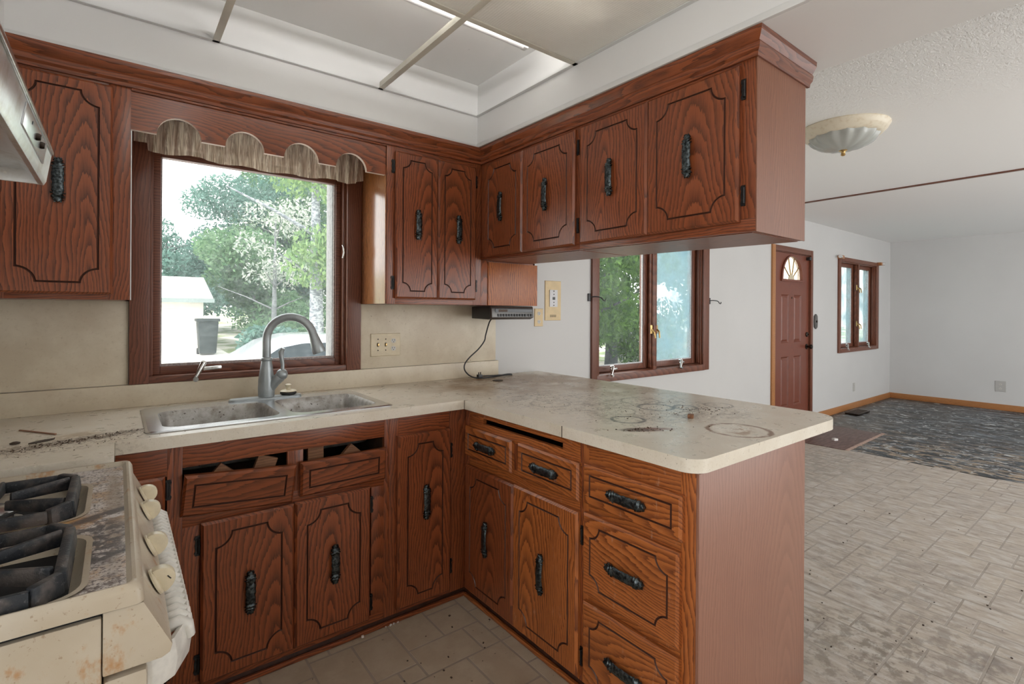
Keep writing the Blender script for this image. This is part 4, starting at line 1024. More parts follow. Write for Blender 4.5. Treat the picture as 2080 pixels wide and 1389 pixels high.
for k in range(1, 5):
    a = PI*k/5
    b = MB(); b.tube([(6.335+.06*math.cos(a), LY+.008, 1.746+.06*math.sin(a)), (6.335+.25*math.cos(a), LY+.008, 1.746+.268*math.sin(a))], .006, 6); b.build('fan_rib', 'brass', leaf, 0, 40)
b = MB(); b.prism(fanpoly(6.335, 1.744, 0.07, 0.06, 10), lambda u, v, q: (u, LY+q, v), 0.002, 0.014); b.build('fan_hub', 'cream_knob', leaf, 0, 30)
ay = Matrix.Rotation(PI/2, 3, 'X')
for z in (0.935,): MB().lathe([(.033, 0), (.033, .006), (.012, .012), (.012, .035), (.026, .042), (.030, .056), (.022, .068), (.004, .070)], (6.742, LY, z), 18, ay).build('door_knob', 'dark_bronze', leaf, 0, 50)
MB().lathe([(.030, 0), (.030, .01), (.022, .016), (.006, .016), (.006, .03)], (6.742, LY, 1.085), 18, ay).build('dead_bolt', 'dark_bronze', leaf, 0, 50)
MB().lathe([(.012, 0), (.012, .004), (.006, .006)], (6.335, LY, 1.53), 12, ay).build('peephole', 'dark_bronze', leaf, 0, 50)
for z in (1.79, 1.02, 0.25): MB().box(5.866, 5.888, LY-.012, LY, z-.055, z+.055).build('door_hinge', 'dark_bronze', leaf, 0.002)
MB().box(6.72, 6.775, LY-.045, LY, 2.00, 2.04).build('door_closer', 'black_plastic', leaf, 0.006)

# ------------------------------------------------------------------ stove
sv = thing('gas_stove', (-0.3, 1.366, 0), 'dirty almond gas stove with crusted cooktop and cream knobs', 'stove')
SY0, SY1 = 0.963, 1.769; SX0, SX1 = -0.615, 0.032
MB().box(SX0+.01, -0.0165, SY0+.006, SY1-.006, 0.03, 0.890).build('body', 'stove_enamel', sv, 0.004)
MB().box(SX0+.02, 0.02, SY0+.015, SY1-.015, 0.885, 0.901).build('under_gap', 'black_void', sv)
b = MB()
def R3(i, z, fx=0.0): return [(x, y, z) for x, y in rrect(SX0+i, SX1-i+fx, SY0+i, SY1-i, .012)]
b.loft([R3(.0, .899, .004), R3(.0, .918, .002), R3(.003, .928), R3(.007, .931), R3(.012, .930), R3(.016, .924), R3(.019, .920)], cap=False)
BC = [(-0.205, 1.490), (-0.195, 1.125), (-0.475, 1.490), (-0.475, 1.125)]
wells = [rrect(cx-.150, cx+.158, cy-.135, cy+.135, .045) for cx, cy in BC]
bb_ = MB(); plate(bb_, [(x, y) for x, y, z in R3(.019, 0)], wells, .910, .920, bottom=False, hole_walls=False)
b.build('cooktop_rim', 'stove_enamel', sv, 0, 40)
bb_.build('cooktop', 'stove_top_enamel', sv, 0, 40)
for (cx, cy), wl in zip(BC, wells):
    b = MB(); rings = []
    for i, z in ((0, .919), (-.003, .923), (.006, .922), (.016, .905), (.030, .896)):
        rings.append([(x, y, z) for x, y in rrect(cx-.150+i, cx+.158-i, cy-.135+i, cy+.135-i, max(.01, .045-i*.5))])
    b.loft(rings, cap=False); b.add(rings[-1], [tuple(range(len(rings[-1])))])
    well = b.build('burner_well', 'stove_enamel', sv, 0, 40)
    MB().lathe([(.056, .896), (.055, .904), (.040, .908), (.038, .918), (.046, .920), (.047, .928), (.036, .934), (.002, .936)], (cx-.005, cy, 0), 24).build('burner', 'steel', well, 0, 40)
    g = MB(); hx, hy = .128, .138; zt = .950
    def bar(p, q, w, z0, z1, zq0=None, zq1=None):
        p = Vector(p); q = Vector(q); t = (q-p).normalized(); nrm = Vector((-t.y, t.x))*w/2
        zq0 = z0 if zq0 is None else zq0; zq1 = z1 if zq1 is None else zq1
        g.loft([[(p.x+nrm.x, p.y+nrm.y, z0), (p.x-nrm.x, p.y-nrm.y, z0), (p.x-nrm.x*.7, p.y-nrm.y*.7, z1), (p.x+nrm.x*.7, p.y+nrm.y*.7, z1)],
                [(q.x+nrm.x, q.y+nrm.y, zq0), (q.x-nrm.x, q.y-nrm.y, zq0), (q.x-nrm.x*.7, q.y-nrm.y*.7, zq1), (q.x+nrm.x*.7, q.y+nrm.y*.7, zq1)]])
    for sy in (-1, 1):
        bar((cx-hx, cy+sy*hy), (cx+hx-.03, cy+sy*hy), .014, .926, zt)
        bar((cx+hx-.03, cy+sy*hy), (cx+hx, cy+sy*(hy-.035)), .020, .921, zt+.003)
        bar((cx+hx-.01, cy+sy*(hy-.055)), (cx+.025, cy+sy*.028), .012, .926, zt+.006, .934, zt+.004)
        bar((cx-hx+.01, cy+sy*(hy-.055)), (cx-.03, cy+sy*.028), .012, .926, zt+.006, .934, zt+.004)
        bar((cx+sy*.0, cy+sy*hy), (cx, cy+sy*.045), .011, .926, zt+.004, .934, zt+.004)
    bar((cx+hx, cy-hy+.035), (cx+hx, cy+hy-.035), .022, .921, zt+.002)
    bar((cx-hx, cy-hy), (cx-hx, cy+hy), .014, .926, zt)
    g.build('grate', 'cast_iron', sv, 0.004, 40)
CP = [(-.0155, .897), (.034, .898), (.072, .818), (.069, .806), (.058, .801), (-.0155, .801)]
MB().prism(CP, lambda u, v, d: (u, d, v), SY0+.004, SY1-.004).build('control_panel', 'stove_enamel', sv, 0.003)
nx = Vector((.913, 0, .408)); ty = Vector((0, 1, 0)); tz = nx.cross(ty)
KM = Matrix((( -tz.x, ty.x, nx.x), (-tz.y, ty.y, nx.y), (-tz.z, ty.z, nx.z)))
for y in (1.108, 1.283, 1.507, 1.642):
    c = Vector((.052, y, .860))+nx*.003
    b = MB(); b.lathe([(.024, 0), (.024, .003), (.021, .006), (.002, .007)], c, 20, KM)
    kn = b.build('knob', 'cream_knob', sv, 0, 40)
    P = [(.023*math.cos(PI*k/12), .005+.027*math.sin(PI*k/12)) for k in range(13)]
    b = MB(); b.prism(P, lambda u, v, d: tuple(c-tz*u+nx*v+ty*d), -.010, .010); b.build('knob_grip', 'cream_knob', kn, 0.002, 40)
    if y > 1.2: continue
    b = MB(); b.prism([(-.002, .020), (.006, .022), (.006, .024), (-.002, .022)], lambda u, v, d: tuple(c-tz*u+nx*v+ty*d), -.0106, -.0100); b.build('knob_mark', 'black_plastic', kn)
MB().box(-.0155, .040, SY0+.010, SY1-.010, .225, .790).build('oven_door', 'stove_enamel', sv, 0.008)
MB().box(-.0155, .038, SY0+.010, SY1-.010, .05, .215).build('storage_drawer', 'stove_enamel', sv, 0.008)
hb = [(.041, SY0+.03), (.075, SY0+.055), (.100, SY0+.11), (.104, SY0+.20), (.104, SY1-.20), (.100, SY1-.11), (.075, SY1-.055), (.041, SY1-.03)]
b = MB()
for a, zlo, zhi in ((0, .735, .800),):
    rings = []
    for x, y in hb: rings.append([(x-.010, y, zlo+.01), (x+.004, y, zlo), (x+.008, y, zlo+.03), (x+.003, y, zhi), (x-.009, y, zhi-.006)])
    b.loft(rings)
oh = b.build('oven_handle', 'handle_cream', sv, 0.002, 60)
fl = MB()
for k in range(26):
    y = SY0+.10+k*.0242
    fl.tube([(.104, y, .770), (.099, y, .792), (.088, y, .801), (.072, y, .797), (.060, y, .788)], [.009, .0115, .0115, .0115, .009], 8)
tag(fl.build('grip_flutes', 'handle_cream', oh, 0, 60), None, None, None, 'stuff')

# ------------------------------------------------------------------ range hood
hd = thing('range_hood', (-0.4, 1.366, 1.67), 'stainless steel range hood with two switches over the stove', 'range hood')
HP = [(-.63, 1.700), (-.19, 1.700), (-.168, 1.690), (-.163, 1.668), (-.152, 1.666), (-.147, 1.676), (-.136, 1.752), (-.140, 1.764), (-.155, 1.768), (-.63, 1.80)]
HY0, HY1 = 0.955, 1.772
MB().prism(HP, lambda u, v, d: (u, d, v), HY0, HY1).build('shell', 'greasy_steel', hd, 0.0015, 30)
for y in (HY0, HY1): MB().box(-.63, -.155, y-.006 if y == HY1 else y, y if y == HY1 else y+.006, 1.667, 1.705).build('end_lip', 'greasy_steel', hd, 0.002)
MB().box(-.58, -.24, HY0+.06, HY1-.06, 1.688, 1.6995).build('grease_filter', 'cream_knob', hd, 0.003)
hn = Vector((.9897, 0, -.1432)); hty = Vector((0, 1, 0)); htz = hty.cross(hn)
HM = Matrix(((hn.x, 0, htz.x), (0, 1, 0), (hn.z, 0, htz.z)))
def hpt(y, s, o): return Vector((-.147, y, 1.676))+(Vector((-.136, y, 1.752))-Vector((-.147, y, 1.676)))*s+hn*o
sp = MB().obox(hpt(1.475, .52, .0015), (.003, .33, .044), HM).build('switch_plate', 'steel', hd, 0.001)
for y in (1.475, 1.545):
    b = MB(); b.lathe([(.008, 0), (.008, .004), (.006, .009), (.001, .0095)], hpt(y, .52, .002), 14, HM @ Matrix.Rotation(PI/2, 3, 'Y')); b.build('switch_knob', 'dark_bronze', sp, 0, 40)
MB().obox(hpt(1.40, .62, .0025), (.003, .006, .006), HM).build('indicator', 'black_plastic', sp)
MB().obox(hpt(1.30, .90, .001), (.003, .9, .012), HM) if False else None
MB().obox(hpt(1.366, .95, .002), (.004, .80, .010), HM).build('front_bead', 'chrome', hd, 0.001)

# ------------------------------------------------------------------ under-cabinet radio with its cord
ra = thing('cabinet_radio', (1.88, 2.5, 1.383), 'black under-cabinet radio with a row of buttons and hanging cord', 'radio')
b = MB(); b.prism([(0, 0), (.20, -.004), (.20, -.075), (.02, -.08), (-.012, -.068), (-.006, -.012)], lambda u, v, d: (d, 2.425+u, 1.380+v), 1.725, 2.046); b.build('case', 'radio_brown', ra, 0.003)
MB().box(1.722, 1.726, 2.43, 2.62, 1.305, 1.375).build('side_cover', 'black_plastic', ra, 0.002)
b = MB(); b.add([(1.728, 2.4185, 1.366), (2.043, 2.4185, 1.366), (2.043, 2.4125, 1.314), (1.728, 2.4125, 1.314), (1.728, 2.424, 1.366), (2.043, 2.424, 1.366), (2.043, 2.418, 1.314), (1.728, 2.418, 1.314)],
                [(0, 1, 2, 3), (7, 6, 5, 4), (0, 4, 5, 1), (1, 5, 6, 2), (2, 6, 7, 3), (3, 7, 4, 0)]); fp = b.build('front_panel', 'radio_face', ra, 0.001)
b = MB(); b.box(1.752, 2.034, 2.4135, 2.4170, 1.343, 1.365); b.build('display', 'radio_glass', fp, 0.0005)
b = MB(); b.box(1.775, 1.84, 2.4125, 2.4137, 1.346, 1.360); b.build('display_window', 'dark_bronze', fp)
for k in range(13):
    x = 1.768+k*.0205+(.006 if k > 10 else 0)
    MB().box(x, x+.013, 2.4085, 2.4150, 1.318, 1.334).build('button', 'black_plastic', fp, 0.001)
cp = [(1.865, 2.60, 1.305), (1.862, 2.63, 1.28), (1.852, 2.655, 1.20), (1.845, 2.66, 1.16), (1.80, 2.66, 1.11), (1.735, 2.662, 1.06), (1.702, 2.665, 1.02), (1.698, 2.66, .985), (1.715, 2.64, .955), (1.745, 2.615, .938), (1.80, 2.60, .9345),
      (1.88, 2.61, .9345), (1.96, 2.64, .9345), (2.03, 2.665, .9345), (2.055, 2.65, .9345), (2.03, 2.62, .936), (1.95, 2.61, .940), (1.87, 2.605, .943), (1.80, 2.615, .944)]
def smooth_path(P, n=6):
    P = [Vector(p) for p in P]; out = []
    for i in range(len(P)-1):
        p0, p1, p2, p3 = P[max(i-1, 0)], P[i], P[i+1], P[min(i+2, len(P)-1)]
        for k in range(n):
            t = k/n
            out.append(0.5*((2*p1)+(p2-p0)*t+(2*p0-5*p1+4*p2-p3)*t*t+(3*p1-p0-3*p2+p3)*t**3))
    return out+[P[-1]]
b = MB(); b.tube(smooth_path(cp), .0042, 8); cord = b.build('power_cord', 'black_plastic', ra, 0, 60)
b = MB(); b.box(1.765, 1.795, 2.605, 2.628, .9315, .955); b.box(1.771, 1.775, 2.612, 2.620, .955, .970); b.box(1.785, 1.789, 2.612, 2.620, .955, .970); b.build('plug', 'black_plastic', cord, 0.003)

# ------------------------------------------------------------------ wall plates
def receptacle(parent, fn, v0):
    b = MB(); b.loft([[fn(.015*math.cos(q)*1.0, v0+.0135*math.sin(q), d) for q in [2*PI*k/16 for k in range(16)]] for d in (.005, .0075)])
    r = b.build('receptacle', 'ivory_grey', parent, 0, 40)
    b = MB()
    u = -.006; b.prism([(u-.0013, v0-.001), (u+.0013, v0-.001), (u+.0013, v0+.008), (u-.0013, v0+.008)], fn, .0076, .0080); b.build('slot', 'black_plastic', r, 0, 0); b = MB()
    u = .006; b.prism([(u-.0013, v0-.001), (u+.0013, v0-.001), (u+.0013, v0+.008), (u-.0013, v0+.008)], fn, .0076, .0080)
    b.build('slot', 'black_plastic', r, 0, 0); b = MB()
    b.prism([(-.003, v0-.009), (.003, v0-.009), (.003, v0-.005), (-.003, v0-.005)], fn, .0076, .0080); b.build('slot', 'black_plastic', r, 0, 0)
def wall_plate(loc, fn, w, h, mt, name, label, cat, group=None):
    t = thing(name, loc, label, cat, group)
    b = MB(); b.loft([[fn(u, v, d) for u, v in ((-w/2+i, -h/2+i), (w/2-i, -h/2+i), (w/2-i, h/2-i), (-w/2+i, h/2-i))] for d, i in ((.0005, 0), (.003, 0), (.006, .003))])
    b.build('plate', mt, t, 0, 30)
    return t
def fy(x, z, y=WALL): return lambda u, v, d: (x+u, y-d, z+v)
o1 = wall_plate((2.35, WALL, 1.31), fy(2.350, 1.307), .080, .125, 'almond', 'wall_outlet', 'almond duplex outlet just below the radio on the white wall', 'outlet', 'wall outlets')
receptacle(o1, fy(2.350, 1.307), .028); receptacle(o1, fy(2.350, 1.307), -.030)
ph = wall_plate((2.485, WALL, 1.43), fy(2.485, 1.428), .155, .285, 'almond', 'phone_plate', 'tall almond telephone wall plate with grey jack beside the corner cabinet', 'wall plate')
fq = fy(2.485, 1.428)
b = MB(); b.prism([(-.038, -.045), (.038, -.045), (.038, .078), (-.038, .078)], fq, .0055, .012); ji = b.build('jack_insert', 'phone_insert', ph, 0.002)
b = MB(); b.prism([(-.012, .006), (.012, .006), (.012, .026), (-.012, .026)], fq, .0121, .0135); b.build('jack_socket', 'black_plastic', ji)
for v in (.068, .046, -.012, -.034):
    b = MB(); b.loft([[fq(.004*math.cos(q), v+.004*math.sin(q), d) for q in [2*PI*k/8 for k in range(8)]] for d in (.012, .0145)]); b.build('screw', 'dark_bronze', ji, 0, 30)
b = MB()
for r_ in range(2):
    for k in range(7): b.prism([(-.030+k*.0088, -.118+r_*.009), (-.0245+k*.0088, -.118+r_*.009), (-.0245+k*.0088, -.112+r_*.009), (-.030+k*.0088, -.112+r_*.009)], fq, .0061, .0066)
b.build('embossed_print', 'lid_dark', ph, 0, 0)
sw = wall_plate((1.20, 2.713, 1.155), fy(1.200, 1.156, 2.713), .178, .128, 'almond_light', 'switch_plate', 'cream three gang plate with two switches and an outlet on the backsplash', 'switch plate')
fs = fy(1.200, 1.156, 2.713)
for u in (-.047, -.001):
    b = MB(); b.prism([(u-.005, -.010), (u+.005, -.010), (u+.005, .012), (u-.005, .012)], fs, .0055, .0065); t_ = b.build('toggle_slot', 'lid_dark', sw)
    b = MB(); b.prism([(u-.004, -.006), (u+.004, -.006), (u+.004, .008), (u-.004, .008)], fs, .006, .016); b.build('toggle', 'brass', t_, 0.001)
    for v in (-.030, .032):
        b = MB(); b.loft([[fs(u+.0035*math.cos(q), v+.0035*math.sin(q), d) for q in [2*PI*k/8 for k in range(8)]] for d in (.0058, .008)]); b.build('screw', 'dark_bronze', sw, 0, 30)
fr_ = fy(1.246, 1.156, 2.713)
receptacle(sw, fr_, .022); receptacle(sw, fr_, -.022)
o2 = wall_plate((8.283, WALL, .30), fy(8.283, .300), .075, .120, 'outlet_grey', 'wall_outlet', 'white wall outlet below the living room window', 'outlet', 'wall outlets')
receptacle(o2, fy(8.283, .300), .028); receptacle(o2, fy(8.283, .300), -.028)
fx_ = lambda u, v, d: (XFAR-d, 1.42-u, .335+v)
o3 = wall_plate((XFAR, 1.42, .335), fx_, .115, .150, 'outlet_grey', 'wall_outlet', 'white wall outlet low on the grey end wall', 'outlet', 'wall outlets')
receptacle(o3, fx_, .030); receptacle(o3, fx_, -.030)
db = thing('intercom_plate', (6.965, WALL, 1.243), 'small dark oval intercom plate right of the front door', 'wall plate')
b = MB(); P = [(-.038, -.07), (0, -.095), (.038, -.07), (.045, 0), (.038, .07), (0, .095), (-.038, .07), (-.045, 0)]; b.prism(P, fy(6.965, 1.243), 0.0, .02); b.build('plate', 'radio_face', db, 0.004)
MB().lathe([(.014, .02), (.012, .027), (.002, .028)], (6.965, WALL, 1.243), 12, Matrix.Rotation(PI/2, 3, 'X')).build('button', 'dark_bronze', db, 0, 40)

# ------------------------------------------------------------------ sheer curtain, hooks, rod brackets
cu = thing('sheer_curtain', (0.53, 2.6, 2.1), 'gathered sheer brown curtain ruffle across the top of the sink window', 'curtain')
b = MB(); nu, nv = 260, 9; rng = random.Random(4); ph_ = 0; X0c, X1c = 0.048, 1.012
vs = []; fs_ = []
phs = [0.0]
for i in range(nu): phs.append(phs[-1]+rng.uniform(.20, .75))
for i in range(nu+1):
    u = i/nu
    for j in range(nv+1):
        v = j/nv
        amp = .006+.016*(1-v)
        sag = .016*math.sin(u*9.0)*.5+.010*math.sin(u*31+1)
        zb_ = 2.006+(0.03 if u < .05 else 0)+(0.02*max(0, (u-.93)/.07))+sag*.5+.005*math.sin(phs[i])
        z = zb_+(2.155-zb_)*v
        y = 2.600+amp*math.sin(phs[i])+.006*math.sin(u*22+v*2)
        vs.append((X0c+(X1c-X0c)*u, y, z))
for i in range(nu):
    for j in range(nv): fs_.append((i*(nv+1)+j, (i+1)*(nv+1)+j, (i+1)*(nv+1)+j+1, i*(nv+1)+j+1))
b.add(vs, fs_); b.build('fabric', 'sheer_curtain', cu, 0, 60)
b = MB(); b.tube([(0.040, 2.632, 2.14), (1.052, 2.632, 2.14)], .004, 8); b.build('rod', 'casing_x', cu, 0, 50)
def tieback(x, lab, flip):
    t = thing('curtain_hook', (x, WALL, 1.46), lab, 'hook', 'curtain tieback hooks')
    MB().box(x-.03 if not flip else x-.01, x-.005 if not flip else x+.015, 2.709, 2.7195, 1.43, 1.49).build('base_plate', 'black_plastic', t, 0.002)
    s = 1
    b = MB(); b.tube(smooth_path([(x, 2.71, 1.462), (x+.02, 2.69, 1.466), (x+.05, 2.665, 1.462), (x+.065, 2.655, 1.452), (x+.07, 2.65, 1.44), (x+.085, 2.645, 1.435), (x+.093, 2.645, 1.45)]), .0045, 8); b.build('arm', 'black_plastic', t, 0, 50)
tieback(2.875, 'black curtain hook on the left side of the window behind the counter', False)
tieback(4.53, 'black curtain hook on the wall right of the window behind the counter', True)
def rod_bracket(x, lab, sx):
    t = thing('curtain_rod_bracket', (x, WALL, 2.11), lab, 'bracket', 'curtain rod brackets')
    MB().box(x-.03, x+.05, 2.66, 2.72, 2.085, 2.13).build('wood_block', 'pine_x', t, 0.003)
    b = MB(); b.tube([(x+sx*.02, 2.665, 2.105), (x+sx*.09, 2.66, 2.11)], .012, 10); b.tube([(x+sx*.09, 2.66, 2.11), (x+sx*.10, 2.66, 2.11)], .024, 10); b.build('end_cap', 'clear_plastic', t, 0, 40)
rod_bracket(7.70, 'wooden curtain rod bracket at the left top corner of the living room window', -1)
rod_bracket(9.22, 'wooden curtain rod bracket at the right top corner of the living room window', 1)

# ------------------------------------------------------------------ light box grid and ceiling lamp
lg = thing('ceiling_light_grid', (1.0, 1.6, 2.45), 'cream metal grid of the recessed light box above the kitchen', 'ceiling grid')
def tee(x0, x1, y0, y1):
    b = MB(); b.box(x0, x1, y0, y1, 2.440, 2.4435)
    if x1-x0 < y1-y0: xm = (x0+x1)/2; b.box(xm-.002, xm+.002, y0, y1, 2.4435, 2.478)
    else: ym = (y0+y1)/2; b.box(x0, x1, ym-.002, ym+.002, 2.4435, 2.478)
    b.build('grid_bar', 'grid_metal', lg, 0.0008)
tee(1.005, 1.031, 0.38, 2.384); tee(0.298, 0.324, 0.38, 2.384)
for y in (1.602, 0.385): 
    tee(1.031, 1.597, y-.013, y+.013); tee(0.324, 1.005, y-.013, y+.013); tee(-.304, .298, y-.013, y+.013)
b = MB(); b.box(-.304, 1.597, 2.366, 2.384, 2.440, 2.4435); b.build('wall_angle', 'white_trim', lg)
b = MB(); b.box(1.578, 1.597, 0.38, 2.366, 2.440, 2.4435); b.build('wall_angle', 'white_trim', lg)
def diff(x0, x1, y0, y1, lab):
    o = MB().box(x0, x1, y0, y1, 2.4440, 2.4475).build('light_diffuser_panel', 'prismatic_diffuser', None, 0, 0, ((x0+x1)/2, (y0+y1)/2, 2.444))
    tag(o, lab, 'diffuser', 'prismatic diffuser panels')
diff(1.024, 1.590, 0.392, 1.596, 'prismatic plastic diffuser panel beside the peninsula soffit')
diff(0.318, 1.011, 0.392, 1.596, 'prismatic plastic diffuser panel in the middle of the light grid')
ft = thing('fluorescent_tube', (0.85, 1.775, 2.55), 'unlit white fluorescent tube in the open part of the light box', 'light tube')
MB().tube([(0.22, 1.775, 2.545), (1.43, 1.775, 2.545)], .017, 16).build('tube', 'tube_white', ft, 0, 50)
for x in (0.21, 1.44): MB().box(x-.012, x+.012, 1.760, 1.790, 2.53, 2.619).build('socket', 'white_trim', ft, 0.002)
for yy in (1.30, 0.70):      # unseen tubes added above the diffuser panels to light the recess
    q = MB().tube([(0.22, yy, 2.505), (1.43, yy, 2.505)], .017, 8).build('added_light_tube', 'added_lit_tube', lg, 0, 50)
    for x in (0.21, 1.44): MB().box(x-.012, x+.012, yy-.015, yy+.015, 2.462, 2.619).build('added_tube_socket', 'white_trim', q, 0.002)
LXc, LYc = 3.52, 1.22
la = thing('ceiling_lamp', (LXc, LYc, CEIL), 'cream flush ceiling lamp with ribbed glass bowl', 'lamp')
MB().lathe([(.238, 0), (.240, -.006), (.234, -.014), (.226, -.030), (.222, -.034), (.204, -.052), (.186, -.060), (.176, -.060), (.172, -.050), (.10, -.045)], (LXc, LYc, CEIL), 48).build('rim', 'lamp_cream', la, 0, 40)
b = MB(); rings = []; n = 72
for k in range(9):
    a = k/8*PI/2; r = .182*math.cos(a)+.002; z = -.046-.092*math.sin(a)
    rings.append([(LXc+(r*(1+.045*math.cos(14*2*PI*j/n)*min(1, r/.08)))*math.cos(2*PI*j/n), LYc+(r*(1+.045*math.cos(14*2*PI*j/n)*min(1, r/.08)))*math.sin(2*PI*j/n), CEIL+z) for j in range(n)])
b.loft(rings); b.build('glass_bowl', 'lamp_glass', la, 0, 60)
MB().lathe([(.020, -.132), (.024, -.138), (.012, -.146), (.010, -.158), (.014, -.163), (.008, -.170), (.001, -.171)], (LXc, LYc, CEIL), 16).build('finial', 'brass', la, 0, 50)

# ------------------------------------------------------------------ floor mat, vent, loose bits
mt_ = MB(); mt_.add([(5.62, 2.68, .001), (5.66, 1.93, .001), (6.75, 1.95, .001), (6.78, 2.60, .001), (5.62, 2.68, .006), (5.66, 1.93, .006), (6.75, 1.95, .007), (6.78, 2.60, .006)], [(0, 3, 2, 1), (4, 5, 6, 7), (0, 1, 5, 4), (1, 2, 6, 5), (2, 3, 7, 6), (3, 0, 4, 7)])
mo = mt_.build('entry_mat', 'brown_mat', None, 0.001, 30, (6.2, 2.3, 0)); tag(mo, 'dark brown vinyl patch on the floor in front of the door', 'mat')
MB().add([(5.67, 1.90, .001), (6.80, 1.92, .001), (6.80, 1.955, .001), (5.66, 1.93, .001), (5.67, 1.90, .005), (6.80, 1.92, .005), (6.80, 1.955, .005), (5.66, 1.93, .005)], [(0, 3, 2, 1), (4, 5, 6, 7), (0, 1, 5, 4), (1, 2, 6, 5), (2, 3, 7, 6), (3, 0, 4, 7)]).build('torn_edge', 'pink_stucco', mo)
fv = thing('floor_vent', (7.9, 2.56, 0), 'dark brown metal floor vent lying near the baseboard', 'vent')
MB().box(7.70, 8.12, 2.47, 2.63, .001, .022).build('frame', 'dark_bronze', fv, 0.004)
for k in range(9): MB().box(7.73+k*.042, 7.755+k*.042, 2.49, 2.61, .0221, .027).build('slat', 'lid_dark', fv, 0.001)
def bit(name, mb, mat_, label, cat, loc, bev=0.001): tag(mb.build(name, mat_, None, bev, 40, loc), label, cat)
bit('wooden_stick', MB().obox((-.212, 2.333, .9325), (.178, .006, .004), Matrix.Rotation(-.956, 3, 'Z')), 'lid_dark', 'thin brown wooden stick on the counter left of the sink', 'stick', (-.21, 2.33, .93))
MATS['stick'] = simple('stick_wood', (0.30, 0.15, 0.09), 0.7)
bpy.data.objects['wooden_stick'].data.materials[0] = MATS['stick_wood']
b = MB(); b.loft([[(-.187+.036*math.cos(q)*.8-.012*math.sin(q)*.6, 2.170+.036*math.cos(q)*.6+.012*math.sin(q)*.8, z) for q in [2*PI*k/16 for k in range(16)]] for z in (.9302, .933)]); bit('dried_leaf', b, 'lid_dark', 'narrow dark dried leaf on the counter near the stove', 'leaf', (-.187, 2.17, .93), 0)
b = MB(); b.lathe([(.012, 0), (.013, .004), (.006, .007), (.001, .0075)], (-.249, 2.179, .9302), 10); bit('dark_pebble', b, 'lid_dark', 'small round dark lump on the counter next to the dried leaf', 'debris', (-.249, 2.179, .93), 0)
b = MB(); b.lathe([(.032, 0), (.033, .0025), (.028, .004), (.001, .004)], (1.816, 2.474, .9302), 24); bit('flat_lid', b, 'lid_dark', 'flat dark round lid on the counter below the radio cord', 'lid', (1.816, 2.474, .93), 0)
bit('wood_chip', MB().obox((1.799, 1.155, .938), (.030, .022, .015), Matrix.Rotation(.5, 3, 'Z')), 'raw_wood', 'small tan wooden block on the peninsula counter', 'block', (1.799, 1.155, .93), 0.002)
bit('black_clip', MB().obox((1.125, 1.385, .012), (.035, .05, .022), Matrix.Rotation(.6, 3, 'Z')), 'black_plastic', 'black plastic piece on the kitchen floor near the drawers', 'debris', (1.125, 1.385, 0), 0.004)
def crumbs(name, label, spots, mt, seed, zlev):
    rg = random.Random(seed); b = MB()
    for (x, y, sx, sy, n, s, ang) in spots:
        for _ in range(n):
            a, c = rg.gauss(0, sx), rg.gauss(0, sy)
            px = x+a*math.cos(ang)-c*math.sin(ang); py = y+a*math.sin(ang)+c*math.cos(ang); q = s*rg.uniform(.5, 1.5)
            b.obox((px, py, zlev+q*.25), (q, q*rg.uniform(.5, 1), q*.5), Matrix.Rotation(rg.uniform(0, 6), 3, 'Z'))
    o = b.build(name, mt, None, 0, 0, (spots[0][0], spots[0][1], zlev)); tag(o, label, 'debris', None, 'stuff')
crumbs('crumbs', 'dark crumbs and dirt scattered on the counter by the stove', [(-.10, 2.13, .09, .015, 170, .0026, .35), (-.08, 2.08, .14, .05, 120, .002, .2)], 'crumb', 1, CT)
crumbs('crumbs', 'dark crumbs and dirt scattered over the stained peninsula counter', [(1.47, 1.15, .05, .016, 40, .0038, -.55), (1.80, 1.30, .14, .12, 60, .003, 0), (1.62, 1.75, .13, .12, 40, .0025, 0), (2.0, 1.22, .06, .05, 40, .003, 0)], 'crumb', 2, CT)
crumbs('grit', 'black grit sprinkled on the vinyl floor', [(1.0, 1.7, .16, .14, 22, .005, 0), (2.6, .7, .35, .25, 30, .005, 0), (3.4, .9, .7, .4, 30, .006, 0)], 'lid_dark', 3, .0005)
crumbs('white_grit', 'pale paint chips on the floor by the cabinet plinth and the mat', [(.92, 2.025, .1, .004, 5, .008, 0), (1.31, 2.0, .01, .01, 2, .006, 0), (6.0, 2.15, .02, .02, 1, .03, 0)], 'white_bit', 5, .006)

# ------------------------------------------------------------------ outdoors
def gz(x, y): return -0.75+0.032*max(0, y-3)-0.004*max(0, x-6)
b = MB(); xs = [-30, -10, 0, 6, 15, 30, 70]; ys = [2.9, 6, 12, 20, 35, 80]
for i in range(len(xs)-1):
    for j in range(len(ys)-1):
        b.add([(xs[i], ys[j], gz(xs[i], ys[j])), (xs[i+1], ys[j], gz(xs[i+1], ys[j])), (xs[i+1], ys[j+1], gz(xs[i+1], ys[j+1])), (xs[i], ys[j+1], gz(xs[i], ys[j+1]))], [(0, 1, 2, 3)])
struct(b.build('ground', 'yard', None, 0, 0), 'leaf strewn yard outside the windows')
b = MB(); q = [(-3, 4.0), (3.2, 4.0), (3.0, 24), (-3, 24)]
b.add([(x, y, gz(x, y)+.03) for x, y in q]+[(x, y, gz(x, y)-.1) for x, y in q], [(0, 1, 2, 3), (0, 4, 5, 1), (1, 5, 6, 2), (2, 6, 7, 3), (3, 7, 4, 0)])
struct(b.build('driveway', 'concrete', None, 0, 0), 'sunlit concrete driveway outside the sink window')
